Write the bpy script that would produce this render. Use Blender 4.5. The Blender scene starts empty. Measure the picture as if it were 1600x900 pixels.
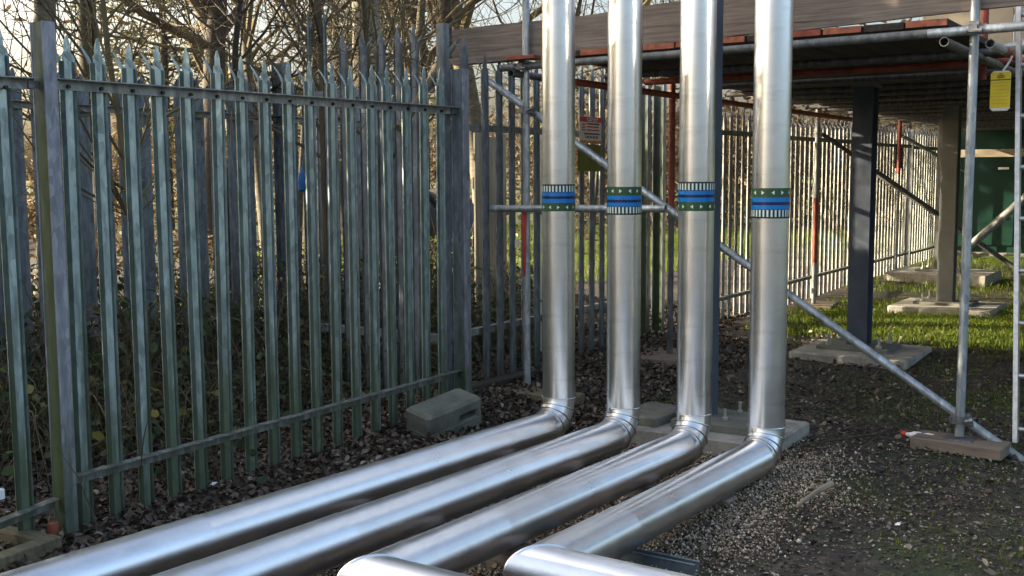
import bpy, math, random
import numpy as np
from mathutils import Vector, Matrix

random.seed(7)
rng = np.random.default_rng(11)
scene = bpy.context.scene
COL = scene.collection

# ------------------------------------------------------------------ camera
H_CAM = 1.5
F_PX = 1700.0
YAW = math.atan(1135 / F_PX)
PITCH = math.atan(175 / F_PX)
ROLL = math.radians(-0.31)
cF = Vector((-math.sin(YAW) * math.cos(PITCH), math.cos(YAW) * math.cos(PITCH), -math.sin(PITCH)))
_R = Vector((math.cos(YAW), math.sin(YAW), 0))
_U = _R.cross(cF)
cR = math.cos(ROLL) * _R + math.sin(ROLL) * _U
cU = -math.sin(ROLL) * _R + math.cos(ROLL) * _U
CAM = Vector((0, 0, H_CAM))
cam_d = bpy.data.cameras.new('camera')
cam = bpy.data.objects.new('camera', cam_d)
COL.objects.link(cam)
cam.matrix_world = Matrix(((cR.x, cU.x, -cF.x, CAM.x), (cR.y, cU.y, -cF.y, CAM.y), (cR.z, cU.z, -cF.z, CAM.z), (0, 0, 0, 1)))
cam_d.sensor_width = 36
cam_d.lens = F_PX / 1600 * 36
cam_d.clip_start = 0.05
cam_d.clip_end = 2000
scene.camera = cam

# ------------------------------------------------------------------ sky, sun, exposure
SUN_EL = math.radians(18)
SUN_AZ = (-0.925, -0.38)            # horizontal direction towards the sun
world = bpy.data.worlds.new('World')
scene.world = world
world.use_nodes = True
wn = world.node_tree
sky = wn.nodes.new('ShaderNodeTexSky')
sky.sky_type = 'NISHITA'
sky.sun_disc = False
sky.sun_elevation = SUN_EL
sky.sun_rotation = math.atan2(SUN_AZ[0], SUN_AZ[1])
sky.air_density = 0.8
sky.dust_density = 8.0
sky.ozone_density = 1.0
wn.links.new(sky.outputs[0], wn.nodes['Background'].inputs[0])
wn.nodes['Background'].inputs[1].default_value = 0.15
sd = bpy.data.lights.new('sun', 'SUN')
sd.energy = 4.6
sd.angle = math.radians(0.5)
sd.color = (1.0, 0.88, 0.70)
sun = bpy.data.objects.new('sun', sd)
COL.objects.link(sun)
_n = math.hypot(*SUN_AZ)
sdir = Vector((SUN_AZ[0] / _n * math.cos(SUN_EL), SUN_AZ[1] / _n * math.cos(SUN_EL), math.sin(SUN_EL)))
sun.rotation_euler = sdir.to_track_quat('Z', 'Y').to_euler()
sun.location = (-20, -8, 12)
vs = scene.view_settings
vs.view_transform = 'Standard'
vs.look = 'None'
vs.exposure = 2.0
vs.use_white_balance = True
vs.white_balance_temperature = 6800
vs.white_balance_tint = 6
vs.gamma = 1
vs.use_curve_mapping = False


# ------------------------------------------------------------------ pixel to place
def ray(px, py):
    return cF + cR * ((px - 800) / F_PX) - cU * ((py - 450) / F_PX)


def atZ(px, py, z=0.0):
    d = ray(px, py)
    return CAM + d * ((z - CAM.z) / d.z)


def atX(px, py, X):
    d = ray(px, py)
    return CAM + d * ((X - CAM.x) / d.x)


def atY(px, py, Y):
    d = ray(px, py)
    return CAM + d * ((Y - CAM.y) / d.y)


def sstep(a, b, x):
    t = min(1, max(0, (x - a) / (b - a)))
    return t * t * (3 - 2 * t)


def gz(x, y):
    """height of the ground"""
    z = 0.0115 * min(max(y - 5.5, 0), 16)
    z += 0.07 * sstep(4.2, 5.8, y) * sstep(-3.3, -4.1, x) * (1 - sstep(9, 12, y))
    z += 0.16 * sstep(-4.4, -7.5, x) * (1 - sstep(9, 13, y))
    z += 0.012 * math.sin(2.1 * x + 0.7 * y) * math.sin(1.3 * y - 0.5 * x)
    z -= 0.05 * math.exp(-((x + .75) ** 2 / 0.05 + (y - 6.15) ** 2 / .3))
    z += 0.05 * math.exp(-((x + 1.75) ** 2 / 0.10 + (y - 4.7) ** 2 / 0.9))
    return z


# ------------------------------------------------------------------ materials
def mat(name):
    m = bpy.data.materials.new(name)
    m.use_nodes = True
    nt = m.node_tree
    b = nt.nodes['Principled BSDF']
    return m, nt, b


def N(nt, t, **kw):
    n = nt.nodes.new(t)
    for k, v in kw.items():
        if k in n.inputs.keys():
            n.inputs[k].default_value = v
        else:
            setattr(n, k, v)
    return n


def ramp(nt, fac, stops):
    r = nt.nodes.new('ShaderNodeValToRGB')
    els = r.color_ramp.elements
    while len(els) < len(stops):
        els.new(0.5)
    for e, (p, c) in zip(els, stops):
        e.position = p
        e.color = (c[0], c[1], c[2], 1)
    nt.links.new(fac, r.inputs[0])
    return r.outputs[0]


def mixc(nt, fac, a, b, mode='MIX'):
    m = nt.nodes.new('ShaderNodeMix')
    m.data_type = 'RGBA'
    m.blend_type = mode
    for s, v in ((0, fac), (6, a), (7, b)):
        if isinstance(v, bpy.types.NodeSocket):
            nt.links.new(v, m.inputs[s])
        elif s == 0:
            m.inputs[0].default_value = v
        else:
            m.inputs[s].default_value = (v[0], v[1], v[2], 1)
    return m.outputs[2]


def mathn(nt, op, a, b=None, clamp=False):
    m = nt.nodes.new('ShaderNodeMath')
    m.operation = op
    m.use_clamp = clamp
    for i, v in enumerate((a, b)):
        if v is None:
            continue
        if isinstance(v, bpy.types.NodeSocket):
            nt.links.new(v, m.inputs[i])
        else:
            m.inputs[i].default_value = v
    return m.outputs[0]


def wpos(nt):
    g = nt.nodes.new('ShaderNodeNewGeometry')
    return g.outputs['Position']


def noise(nt, vec, scale, detail=4, rough=0.55, out='Fac'):
    n = N(nt, 'ShaderNodeTexNoise', Scale=scale, Detail=detail, Roughness=rough)
    if vec is not None:
        nt.links.new(vec, n.inputs['Vector'])
    return n.outputs[out]


def mapping(nt, vec, scale):
    m = nt.nodes.new('ShaderNodeMapping')
    m.inputs['Scale'].default_value = scale
    nt.links.new(vec, m.inputs['Vector'])
    return m.outputs[0]


def bump(nt, b, h, strength, dist=0.01):
    n = nt.nodes.new('ShaderNodeBump')
    n.inputs['Strength'].default_value = strength
    n.inputs['Distance'].default_value = dist
    nt.links.new(h, n.inputs['Height'])
    nt.links.new(n.outputs[0], b.inputs['Normal'])


def zsock(nt, vec):
    s = nt.nodes.new('ShaderNodeSeparateXYZ')
    nt.links.new(vec, s.inputs[0])
    return s.outputs['Z']


def simple(name, col, rough=0.6, metal=0.0, var=0.25, scale=18, bstr=0.15, stretch=(1, 1, 1)):
    m, nt, b = mat(name)
    p = mapping(nt, wpos(nt), stretch)
    f = noise(nt, p, scale)
    dk = [c * (1 - var) for c in col]
    lt = [min(1, c * (1 + var)) for c in col]
    nt.links.new(ramp(nt, f, [(0.3, dk), (0.7, lt)]), b.inputs['Base Color'])
    b.inputs['Roughness'].default_value = rough
    b.inputs['Metallic'].default_value = metal
    if bstr:
        bump(nt, b, f, bstr, 0.004)
    return m


MT = {}


def galv(name, base, algae, metal=0.55, rough=0.45, algae_h=0.75, flat=0.0):
    """weathered zinc coat, green algae low down and in streaks"""
    m, nt, b = mat(name)
    p = wpos(nt)
    sp = N(nt, 'ShaderNodeTexVoronoi', Scale=42.0)
    nt.links.new(mapping(nt, p, (1, 1, 0.45)), sp.inputs['Vector'])
    f = noise(nt, mapping(nt, p, (9, 9, 2.0)), 3.0, 5)
    c1 = ramp(nt, f, [(0.28, [c * 0.62 for c in base]), (0.72, [min(1, c * 1.22) for c in base])])
    bw = nt.nodes.new('ShaderNodeRGBToBW')
    nt.links.new(sp.outputs['Color'], bw.inputs[0])
    c1 = mixc(nt, 0.3, c1, bw.outputs[0], 'OVERLAY')
    z = zsock(nt, p)
    st = noise(nt, mapping(nt, p, (26, 26, 1.3)), 1.0, 4)
    a = mathn(nt, 'SUBTRACT', 1.0, mathn(nt, 'DIVIDE', z, algae_h))
    a = mathn(nt, 'ADD', mathn(nt, 'MULTIPLY', a, 0.8), mathn(nt, 'MULTIPLY', mathn(nt, 'SUBTRACT', st, 0.5), 2.2))
    a = mathn(nt, 'ADD', a, flat)
    a = ramp(nt, a, [(0.05, (0, 0, 0)), (0.75, (1, 1, 1))])
    a = mathn(nt, 'MULTIPLY', a, 0.85)
    col = mixc(nt, a, c1, algae)
    nt.links.new(col, b.inputs['Base Color'])
    nt.links.new(mathn(nt, 'MULTIPLY', mathn(nt, 'SUBTRACT', 1.0, a), metal), b.inputs['Metallic'])
    nt.links.new(ramp(nt, f, [(0.3, (rough + .12,) * 3), (0.7, (rough - .06,) * 3)]), b.inputs['Roughness'])
    bump(nt, b, noise(nt, p, 60, 3), 0.10, 0.003)
    return m


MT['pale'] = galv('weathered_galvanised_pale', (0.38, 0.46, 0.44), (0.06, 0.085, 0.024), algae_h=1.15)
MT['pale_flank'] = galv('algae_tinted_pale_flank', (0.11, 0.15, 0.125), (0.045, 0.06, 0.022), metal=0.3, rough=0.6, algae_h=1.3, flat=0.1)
MT['rail'] = galv('weathered_galvanised_rail', (0.30, 0.31, 0.30), (0.075, 0.085, 0.05), metal=0.3, rough=0.55)
MT['post'] = galv('algae_covered_post', (0.17, 0.19, 0.22), (0.045, 0.075, 0.014), metal=0.2, rough=0.6, algae_h=2.6, flat=0.4)
MT['end_post'] = galv('grey_green_end_post', (0.17, 0.20, 0.22), (0.045, 0.07, 0.02), metal=0.25, rough=0.6, algae_h=1.0, flat=0.05)
MT['flange'] = galv('weathered_flange', (0.30, 0.31, 0.34), (0.07, 0.09, 0.045), metal=0.3, rough=0.55, algae_h=0.9)
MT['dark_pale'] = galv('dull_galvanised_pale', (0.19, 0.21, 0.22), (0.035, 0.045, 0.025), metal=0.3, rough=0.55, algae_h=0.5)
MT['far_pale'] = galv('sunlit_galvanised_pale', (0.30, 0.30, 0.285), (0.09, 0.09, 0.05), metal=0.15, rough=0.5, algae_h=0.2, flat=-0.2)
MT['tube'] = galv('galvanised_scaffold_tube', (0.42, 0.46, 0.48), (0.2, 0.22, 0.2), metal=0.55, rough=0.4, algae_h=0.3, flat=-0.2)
MT['tube_shade'] = galv('shaded_scaffold_tube', (0.17, 0.18, 0.18), (0.12, 0.12, 0.1), metal=0.3, rough=0.55, algae_h=0.3, flat=-0.2)  # darker copy of the tube, with the deck's shade put into the colour
MT['tube_dark'] = galv('dark_scaffold_tube', (0.13, 0.13, 0.13), (0.1, 0.1, 0.08), metal=0.3, rough=0.55, algae_h=0.3, flat=-0.2)  # darkest grey of the scaffold tubes
MT['coupler'] = simple('scaffold_coupler_steel', (0.22, 0.22, 0.22), 0.45, 0.6, 0.4, 60)
MT['bolt'] = simple('dark_bolt_steel', (0.02, 0.02, 0.02), 0.5, 0.4)
MT['bolt_zinc'] = simple('zinc_bolt_steel', (0.5, 0.5, 0.48), 0.35, 0.7)
MT['red_tube'] = simple('red_oxide_tube_paint', (0.28, 0.06, 0.035), 0.6, 0.0, 0.4, 14)
MT['orange_tube'] = simple('orange_red_tube_paint', (0.36, 0.11, 0.06), 0.65, 0.0, 0.45, 20)
MT['column'] = simple('blue_grey_column_paint', (0.06, 0.075, 0.10), 0.65, 0.0, 0.25, 6, 0.05)
MT['column_grey'] = simple('grey_column_paint', (0.17, 0.17, 0.16), 0.65, 0.0, 0.2, 6, 0.05)
MT['green'] = simple('dark_green_container_paint', (0.003, 0.03, 0.02), 0.4, 0.0, 0.15, 5, 0.03)
MT['white'] = simple('white_plastic', (0.8, 0.8, 0.77), 0.4, 0, 0.05)
MT['cream'] = simple('cream_pipe_plastic', (0.75, 0.72, 0.6), 0.45, 0, 0.08)
MT['yellow'] = simple('yellow_tag_plastic', (0.8, 0.62, 0.02), 0.4, 0, 0.08)
MT['olive'] = simple('olive_sign_paint', (0.16, 0.16, 0.02), 0.6, 0, 0.25)
MT['red'] = simple('red_print', (0.55, 0.04, 0.03), 0.5, 0, 0.15)
MT['print'] = simple('dark_print', (0.03, 0.03, 0.03), 0.5, 0, 0.1)
MT['paper'] = simple('sign_white_face', (0.72, 0.66, 0.55), 0.5, 0, 0.1)
MT['ochre'] = simple('ochre_print', (0.5, 0.26, 0.05), 0.5, 0, 0.2)
MT['alum'] = simple('ladder_aluminium', (0.5, 0.51, 0.52), 0.4, 0.75, 0.2, 30)
MT['brick'] = simple('red_brick', (0.3, 0.09, 0.05), 0.8, 0, 0.25, 30)
MT['blue'] = simple('blue_plastic', (0.01, 0.13, 0.35), 0.4, 0, 0.2)
MT['black'] = simple('black_tarpaulin', (0.014, 0.015, 0.016), 0.5, 0, 0.4, 10, 0.5)
MT['band_green'] = simple('band_dark_green', (0.03, 0.085, 0.03), 0.4, 0, 0.08)
MT['band_edge'] = simple('band_black_green', (0.008, 0.03, 0.025), 0.4, 0, 0.05)
MT['band_blue'] = simple('band_blue', (0.005, 0.19, 0.56), 0.35, 0, 0.05)
MT['band_navy'] = simple('band_navy', (0.004, 0.014, 0.08), 0.35, 0, 0.05)
MT['band_white'] = simple('band_white', (0.72, 0.82, 0.78), 0.4, 0, 0.05)
MT['strut'] = simple('zinc_strut_channel', (0.2, 0.25, 0.27), 0.4, 0.5, 0.2, 40)


def m_cladding():
    m, nt, b = mat('aluminium_pipe_cladding')
    tc = nt.nodes.new('ShaderNodeTexCoord')
    p = tc.outputs['Object']
    f = noise(nt, p, 9, 5)
    g = noise(nt, mapping(nt, p, (140, 140, 140)), 1.0, 3)
    sm = noise(nt, mapping(nt, p, (3, 3, 14)), 1.5, 4)
    c = ramp(nt, f, [(0.3, (0.78, 0.79, 0.80)), (0.7, (0.87, 0.875, 0.88))])
    c = mixc(nt, 0.06, c, ramp(nt, g, [(0.35, (0.35, 0.36, 0.38)), (0.65, (1, 1, 1))]), 'MULTIPLY')
    c = mixc(nt, ramp(nt, sm, [(0.55, (0, 0, 0)), (0.8, (0.5, 0.5, 0.5))]), c, (0.50, 0.49, 0.47))
    nt.links.new(c, b.inputs['Base Color'])
    b.inputs['Metallic'].default_value = 1.0
    r = mathn(nt, 'ADD', 0.305, mathn(nt, 'MULTIPLY', mathn(nt, 'SUBTRACT', f, 0.5), 0.14))
    r = mathn(nt, 'ADD', r, mathn(nt, 'MULTIPLY', mathn(nt, 'SUBTRACT', g, 0.5), 0.02))
    nt.links.new(r, b.inputs['Roughness'])
    bump(nt, b, noise(nt, p, 4, 1), 0.02, 0.02)
    return m


MT['clad'] = m_cladding()


def m_concrete(name, col):
    m, nt, b = mat(name)
    p = wpos(nt)
    f = noise(nt, p, 7, 6, 0.65)
    g = noise(nt, p, 90, 3)
    c = ramp(nt, f, [(0.3, [x * 0.55 for x in col]), (0.55, col), (0.75, [x * 1.2 for x in col])])
    c = mixc(nt, 0.35, c, ramp(nt, g, [(0.3, (0.3, 0.3, 0.3)), (0.7, (1, 1, 1))]), 'MULTIPLY')
    nt.links.new(c, b.inputs['Base Color'])
    b.inputs['Roughness'].default_value = 0.9
    bump(nt, b, mathn(nt, 'ADD', f, mathn(nt, 'MULTIPLY', g, 0.4)), 0.5, 0.008)
    return m


MT['concrete'] = m_concrete('rough_concrete', (0.42, 0.39, 0.33))
MT['concrete_dark'] = m_concrete('damp_mossy_concrete', (0.20, 0.20, 0.16))


def m_wood(name, a, c, axis=0, scale=3.0):
    m, nt, b = mat(name)
    tc = nt.nodes.new('ShaderNodeTexCoord')
    s = [24, 24, 24]
    s[axis] = 1.1
    p = mapping(nt, tc.outputs['Object'], tuple(s))
    f = noise(nt, p, scale * 0.5, 6, 0.6)
    big = noise(nt, tc.outputs['Object'], 2.2, 4)
    col = ramp(nt, f, [(0.26, [x * 0.28 for x in a]), (0.36, [x * 0.7 for x in a]), (0.5, a), (0.72, c)])
    col = mixc(nt, 0.55, col, ramp(nt, big, [(0.3, (0.45, 0.43, 0.42)), (0.7, (1.1, 1.05, 1))]), 'MULTIPLY')
    nt.links.new(col, b.inputs['Base Color'])
    b.inputs['Roughness'].default_value = 0.85
    bump(nt, b, f, 0.7, 0.006)
    return m


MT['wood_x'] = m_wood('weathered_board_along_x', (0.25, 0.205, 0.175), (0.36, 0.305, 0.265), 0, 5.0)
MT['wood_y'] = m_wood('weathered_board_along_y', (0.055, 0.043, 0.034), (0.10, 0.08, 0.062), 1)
MT['wood_pale'] = m_wood('sawn_timber', (0.24, 0.185, 0.14), (0.32, 0.26, 0.205), 0)
MT['wood_stick'] = m_wood('dry_stick_wood', (0.36, 0.28, 0.20), (0.46, 0.38, 0.28), 1)
MT['wood_green'] = m_wood('old_sleeper_timber', (0.20, 0.17, 0.10), (0.28, 0.24, 0.15), 0)
MT['ply'] = m_wood('grey_plywood', (0.26, 0.24, 0.19), (0.34, 0.31, 0.25), 2)
MT['hoard'] = simple('tan_hoarding', (0.36, 0.30, 0.22), 0.8, 0, 0.15, 4)


def m_bark(name, a, c):
    m, nt, b = mat(name)
    p = mapping(nt, wpos(nt), (10, 10, 26))
    f = noise(nt, p, 1.2, 6, 0.65)
    g = noise(nt, wpos(nt), 3.0, 4)
    col = ramp(nt, f, [(0.3, [x * 0.5 for x in a]), (0.55, a), (0.75, c)])
    col = mixc(nt, ramp(nt, g, [(0.5, (0, 0, 0)), (0.75, (0.5, 0.5, 0.5))]), col, (0.07, 0.085, 0.03))
    nt.links.new(col, b.inputs['Base Color'])
    b.inputs['Roughness'].default_value = 0.9
    bump(nt, b, f, 0.6, 0.02)
    return m


MT['bark'] = m_bark('grey_brown_bark', (0.15, 0.125, 0.09), (0.24, 0.21, 0.15))
MT['bark_pale'] = m_bark('pale_smooth_bark', (0.25, 0.22, 0.16), (0.34, 0.31, 0.24))
MT['bark_dark'] = m_bark('dark_bark', (0.06, 0.048, 0.036), (0.10, 0.08, 0.06))
MT['twig'] = simple('winter_twigs', (0.10, 0.075, 0.045), 0.85, 0, 0.4, 3, 0)
MT['twig_olive'] = simple('olive_twigs', (0.13, 0.105, 0.05), 0.85, 0, 0.4, 3, 0)


def m_leaf(name, stops, rough=0.75, trans=0.0):
    m, nt, b = mat(name)
    at = nt.nodes.new('ShaderNodeAttribute')
    at.attribute_name = 'rnd'
    c = ramp(nt, at.outputs['Fac'], stops)
    nt.links.new(c, b.inputs['Base Color'])
    b.inputs['Roughness'].default_value = rough
    if trans:
        tr = nt.nodes.new('ShaderNodeBsdfTranslucent')
        nt.links.new(c, tr.inputs['Color'])
        mx = nt.nodes.new('ShaderNodeMixShader')
        mx.inputs[0].default_value = trans
        nt.links.new(b.outputs[0], mx.inputs[1])
        nt.links.new(tr.outputs[0], mx.inputs[2])
        nt.links.new(mx.outputs[0], nt.nodes['Material Output'].inputs[0])
    return m


MT['litter'] = m_leaf('fallen_leaves', [(0, (0.034, 0.023, 0.016)), (0.45, (0.085, 0.057, 0.038)), (0.8, (0.15, 0.107, 0.073)), (0.95, (0.22, 0.175, 0.13)), (1, (0.34, 0.28, 0.2))], 0.6)
MT['litter_r'] = m_leaf('trodden_leaves', [(0, (0.03, 0.022, 0.016)), (0.5, (0.085, 0.066, 0.048)), (0.85, (0.18, 0.15, 0.115)), (1, (0.36, 0.32, 0.25))], 0.6)
MT['gravel'] = m_leaf('pale_chippings', [(0, (0.10, 0.066, 0.042)), (0.35, (0.28, 0.205, 0.135)), (0.7, (0.46, 0.355, 0.24)), (0.92, (0.66, 0.55, 0.41)), (1, (0.88, 0.82, 0.71))], 0.8)
MT['soil'] = m_leaf('soil_crumbs', [(0, (0.022, 0.016, 0.011)), (0.6, (0.055, 0.042, 0.03)), (1, (0.10, 0.08, 0.06))], 0.85)
MT['grass'] = m_leaf('grass_blades', [(0, (0.08, 0.12, 0.014)), (0.5, (0.15, 0.21, 0.018)), (1, (0.25, 0.29, 0.035))], 0.6, 0.5)
MT['conifer'] = m_leaf('conifer_needles', [(0, (0.02, 0.03, 0.014)), (0.5, (0.035, 0.05, 0.02)), (1, (0.06, 0.075, 0.03))], 0.7, 0.15)
MT['pine'] = m_leaf('pine_needles', [(0, (0.06, 0.06, 0.025)), (0.5, (0.10, 0.095, 0.04)), (1, (0.16, 0.14, 0.06))], 0.7, 0.3)
MT['bramble'] = m_leaf('bramble_leaves', [(0, (0.025, 0.045, 0.015)), (0.5, (0.05, 0.085, 0.025)), (0.9, (0.10, 0.13, 0.04)), (1, (0.25, 0.22, 0.05))], 0.55, 0.3)
MT['dead'] = m_leaf('dry_brown_leaves', [(0, (0.05, 0.032, 0.018)), (0.5, (0.10, 0.066, 0.035)), (1, (0.2, 0.14, 0.07))], 0.8, 0.3)


def m_ground():
    m, nt, b = mat('muddy_leafy_ground')
    p = wpos(nt)
    s = nt.nodes.new('ShaderNodeSeparateXYZ')
    nt.links.new(p, s.inputs[0])
    f = noise(nt, p, 5, 8, 0.68)
    v = N(nt, 'ShaderNodeTexVoronoi', Scale=26.0)
    wv = nt.nodes.new('ShaderNodeVectorMath')
    wv.operation = 'ADD'
    nn = N(nt, 'ShaderNodeTexNoise', Scale=9.0)
    nt.links.new(p, nn.inputs['Vector'])
    sc = nt.nodes.new('ShaderNodeVectorMath')
    sc.operation = 'SCALE'
    sc.inputs['Scale'].default_value = 0.12
    nt.links.new(nn.outputs['Color'], sc.inputs[0])
    nt.links.new(p, wv.inputs[0])
    nt.links.new(sc.outputs[0], wv.inputs[1])
    nt.links.new(wv.outputs[0], v.inputs['Vector'])
    mud = ramp(nt, f, [(0.3, (0.018, 0.013, 0.009)), (0.52, (0.048, 0.036, 0.026)), (0.72, (0.10, 0.078, 0.058))])
    sep = nt.nodes.new('ShaderNodeSeparateColor')
    nt.links.new(v.outputs['Color'], sep.inputs[0])
    bits = ramp(nt, sep.outputs[0], [(0.0, (0.5, 0.5, 0.5)), (0.7, (1, 1, 1)), (0.95, (2.0, 1.9, 1.8))])
    col = mixc(nt, 0.8, mud, bits, 'MULTIPLY')
    gm = noise(nt, p, 1.3, 5, 0.6)
    moss = ramp(nt, gm, [(0.44, (0, 0, 0)), (0.60, (0.85, 0.85, 0.85))])
    rightside = ramp(nt, mathn(nt, 'ADD', mathn(nt, 'MULTIPLY', s.outputs['X'], 0.5), 2.0), [(0.0, (0, 0, 0)), (0.6, (1, 1, 1))])
    moss = mathn(nt, 'MULTIPLY', moss, rightside)
    col = mixc(nt, moss, col, (0.04, 0.055, 0.014))
    # lawn further away
    far = ramp(nt, mathn(nt, 'DIVIDE', s.outputs['Y'], 40.0), [(0.40, (0, 0, 0)), (0.5, (1, 1, 1))])
    lawn = ramp(nt, f, [(0.3, (0.05, 0.07, 0.015)), (0.7, (0.10, 0.13, 0.03))])
    col = mixc(nt, far, col, lawn)
    nt.links.new(col, b.inputs['Base Color'])
    nt.links.new(ramp(nt, f, [(0.3, (0.55,) * 3), (0.6, (0.9,) * 3)]), b.inputs['Roughness'])
    bump(nt, b, mathn(nt, 'ADD', f, mathn(nt, 'MULTIPLY', sep.outputs[1], 0.35)), 0.9, 0.03)
    return m


MT['ground'] = m_ground()


# ------------------------------------------------------------------ builders
class MB:
    def __init__(self):
        self.v, self.f = [], []

    def add(self, vs, fs):
        o = len(self.v)
        self.v += [tuple(q) for q in vs]
        self.f += [tuple(i + o for i in q) for q in fs]
        return self

    def box(self, lo, hi, rz=0, piv=None):
        x0, y0, z0 = lo
        x1, y1, z1 = hi
        vs = [(x0, y0, z0), (x1, y0, z0), (x1, y1, z0), (x0, y1, z0), (x0, y0, z1), (x1, y0, z1), (x1, y1, z1), (x0, y1, z1)]
        if rz:
            px, py = piv if piv else ((x0 + x1) / 2, (y0 + y1) / 2)
            c, s = math.cos(rz), math.sin(rz)
            vs = [(px + (x - px) * c - (y - py) * s, py + (x - px) * s + (y - py) * c, z) for x, y, z in vs]
        return self.add(vs, [(0, 3, 2, 1), (4, 5, 6, 7), (0, 1, 5, 4), (1, 2, 6, 5), (2, 3, 7, 6), (3, 0, 4, 7)])

    def bbox(self, lo, hi, b=0.006, rz=0, piv=None):
        """box with chamfered vertical and top edges"""
        x0, y0, z0 = lo
        x1, y1, z1 = hi
        def ring(i, z):
            return [(x0 + i, y0 + i + b, z), (x0 + i + b, y0 + i, z), (x1 - i - b, y0 + i, z), (x1 - i, y0 + i + b, z),
                    (x1 - i, y1 - i - b, z), (x1 - i - b, y1 - i, z), (x0 + i + b, y1 - i, z), (x0 + i, y1 - i - b, z)]
        vs = ring(0, z0) + ring(0, z1 - b) + ring(b, z1)
        if rz:
            px, py = piv if piv else ((x0 + x1) / 2, (y0 + y1) / 2)
            c, s = math.cos(rz), math.sin(rz)
            vs = [(px + (x - px) * c - (y - py) * s, py + (x - px) * s + (y - py) * c, z) for x, y, z in vs]
        fs = [tuple(range(7, -1, -1)), tuple(range(16, 24))]
        for k in range(2):
            for i in range(8):
                j = (i + 1) % 8
                fs.append((k * 8 + i, k * 8 + j, k * 8 + 8 + j, k * 8 + 8 + i))
        return self.add(vs, fs)

    def tube(self, path, r, n=12, cap=True, hollow=0.0):
        path = [Vector(p) for p in path]
        rs = r if isinstance(r, (list, tuple)) else [r] * len(path)
        prev = None
        vs, fs = [], []
        for i, p in enumerate(path):
            t = (path[min(i + 1, len(path) - 1)] - path[max(i - 1, 0)]).normalized()
            if prev is None:
                a = Vector((0, 0, 1)) if abs(t.z) < 0.9 else Vector((1, 0, 0))
                u = t.cross(a).normalized()
            else:
                u = (prev - t * prev.dot(t)).normalized()
            prev = u
            w = t.cross(u)
            for k in range(n):
                an = 2 * math.pi * k / n
                vs.append(p + (u * math.cos(an) + w * math.sin(an)) * rs[i])
        m = len(path)
        for i in range(m - 1):
            for k in range(n):
                j = (k + 1) % n
                fs.append((i * n + k, i * n + j, (i + 1) * n + j, (i + 1) * n + k))
        if cap:
            if hollow:
                for end, sgn in ((0, 1), (m - 1, -1)):
                    o = len(vs)
                    t = (path[1] - path[0]) if end == 0 else (path[-2] - path[-1])
                    t.normalize()
                    c = path[end]
                    rim = [c + (vs[end * n + k] - c) * hollow for k in range(n)]
                    vs += rim
                    vs += [q + t * 0.12 for q in rim]
                    for k in range(n):
                        j = (k + 1) % n
                        fs.append((end * n + k, end * n + j, o + j, o + k))
                        fs.append((o + k, o + j, o + n + j, o + n + k))
                    fs.append(tuple(o + n + k for k in range(n)))
            else:
                fs.append(tuple(range(n - 1, -1, -1)))
                fs.append(tuple((m - 1) * n + k for k in range(n)))
        return self.add(vs, fs)

    def prism(self, prof, z0, z1):
        """profile of xy points extruded in z"""
        n = len(prof)
        vs = [(x, y, z0) for x, y in prof] + [(x, y, z1) for x, y in prof]
        fs = [tuple(range(n - 1, -1, -1)), tuple(range(n, 2 * n))]
        for i in range(n):
            j = (i + 1) % n
            fs.append((i, j, n + j, n + i))
        return self.add(vs, fs)

    def mesh(self, name, m, smooth=False):
        me = bpy.data.meshes.new(name)
        me.from_pydata(self.v, [], self.f)
        me.materials.append(MT[m] if isinstance(m, str) else m)
        if smooth:
            me.polygons.foreach_set('use_smooth', [True] * len(me.polygons))
            try:
                me.set_sharp_from_angle(angle=math.radians(40))
            except Exception:
                pass
        me.update()
        return me


WLOC = {}


def tag(o, label=None, cat=None, group=None, kind=None):
    if label:
        o['label'] = label
    if cat:
        o['category'] = cat
    if group:
        o['group'] = group
    if kind:
        o['kind'] = kind
    return o


def thing(name, loc, label, cat, group=None):
    o = bpy.data.objects.new(name, None)
    o.empty_display_size = 0.1
    COL.objects.link(o)
    o.location = loc
    WLOC[o.name] = Vector(loc)
    return tag(o, label, cat, group)


def part(mb, name, m, parent, smooth=False, origin=None):
    """mesh in world coordinates, hung under its thing"""
    w = WLOC[parent.name] if parent else Vector((0, 0, 0))
    org = Vector(origin) if origin is not None else w
    mb.v = [(x - org.x, y - org.y, z - org.z) for x, y, z in mb.v]
    o = bpy.data.objects.new(name, mb.mesh(name, m, smooth))
    COL.objects.link(o)
    o.parent = parent
    o.location = org - w
    WLOC[o.name] = org
    return o


def inst(me, name, parent, loc, rot=(0, 0, 0), scale=(1, 1, 1)):
    o = bpy.data.objects.new(name, me)
    COL.objects.link(o)
    o.parent = parent
    o.location = Vector(loc) - (WLOC[parent.name] if parent else Vector((0, 0, 0)))
    o.rotation_euler = rot
    o.scale = scale
    WLOC[o.name] = Vector(loc)
    return o


def solo(mb, name, m, label, cat, loc, group=None, smooth=False):
    o = part(mb, name, m, None, smooth, origin=loc)
    return tag(o, label, cat, group)


def np_mesh(name, V, Fc, m, rnd=None, smooth=False):
    """V (n,3), Fc (k,q) index array"""
    me = bpy.data.meshes.new(name)
    k, q = Fc.shape
    me.vertices.add(len(V))
    me.vertices.foreach_set('co', V.astype(np.float32).ravel())
    me.loops.add(k * q)
    me.loops.foreach_set('vertex_index', Fc.astype(np.int32).ravel())
    me.polygons.add(k)
    me.polygons.foreach_set('loop_start', np.arange(0, k * q, q, dtype=np.int32))
    if smooth:
        me.polygons.foreach_set('use_smooth', np.ones(k, dtype=bool))
    if rnd is not None:
        a = me.attributes.new('rnd', 'FLOAT', 'POINT')
        a.data.foreach_set('value', rnd.astype(np.float32))
    me.materials.append(MT[m])
    me.update(calc_edges=True)
    return me


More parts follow.
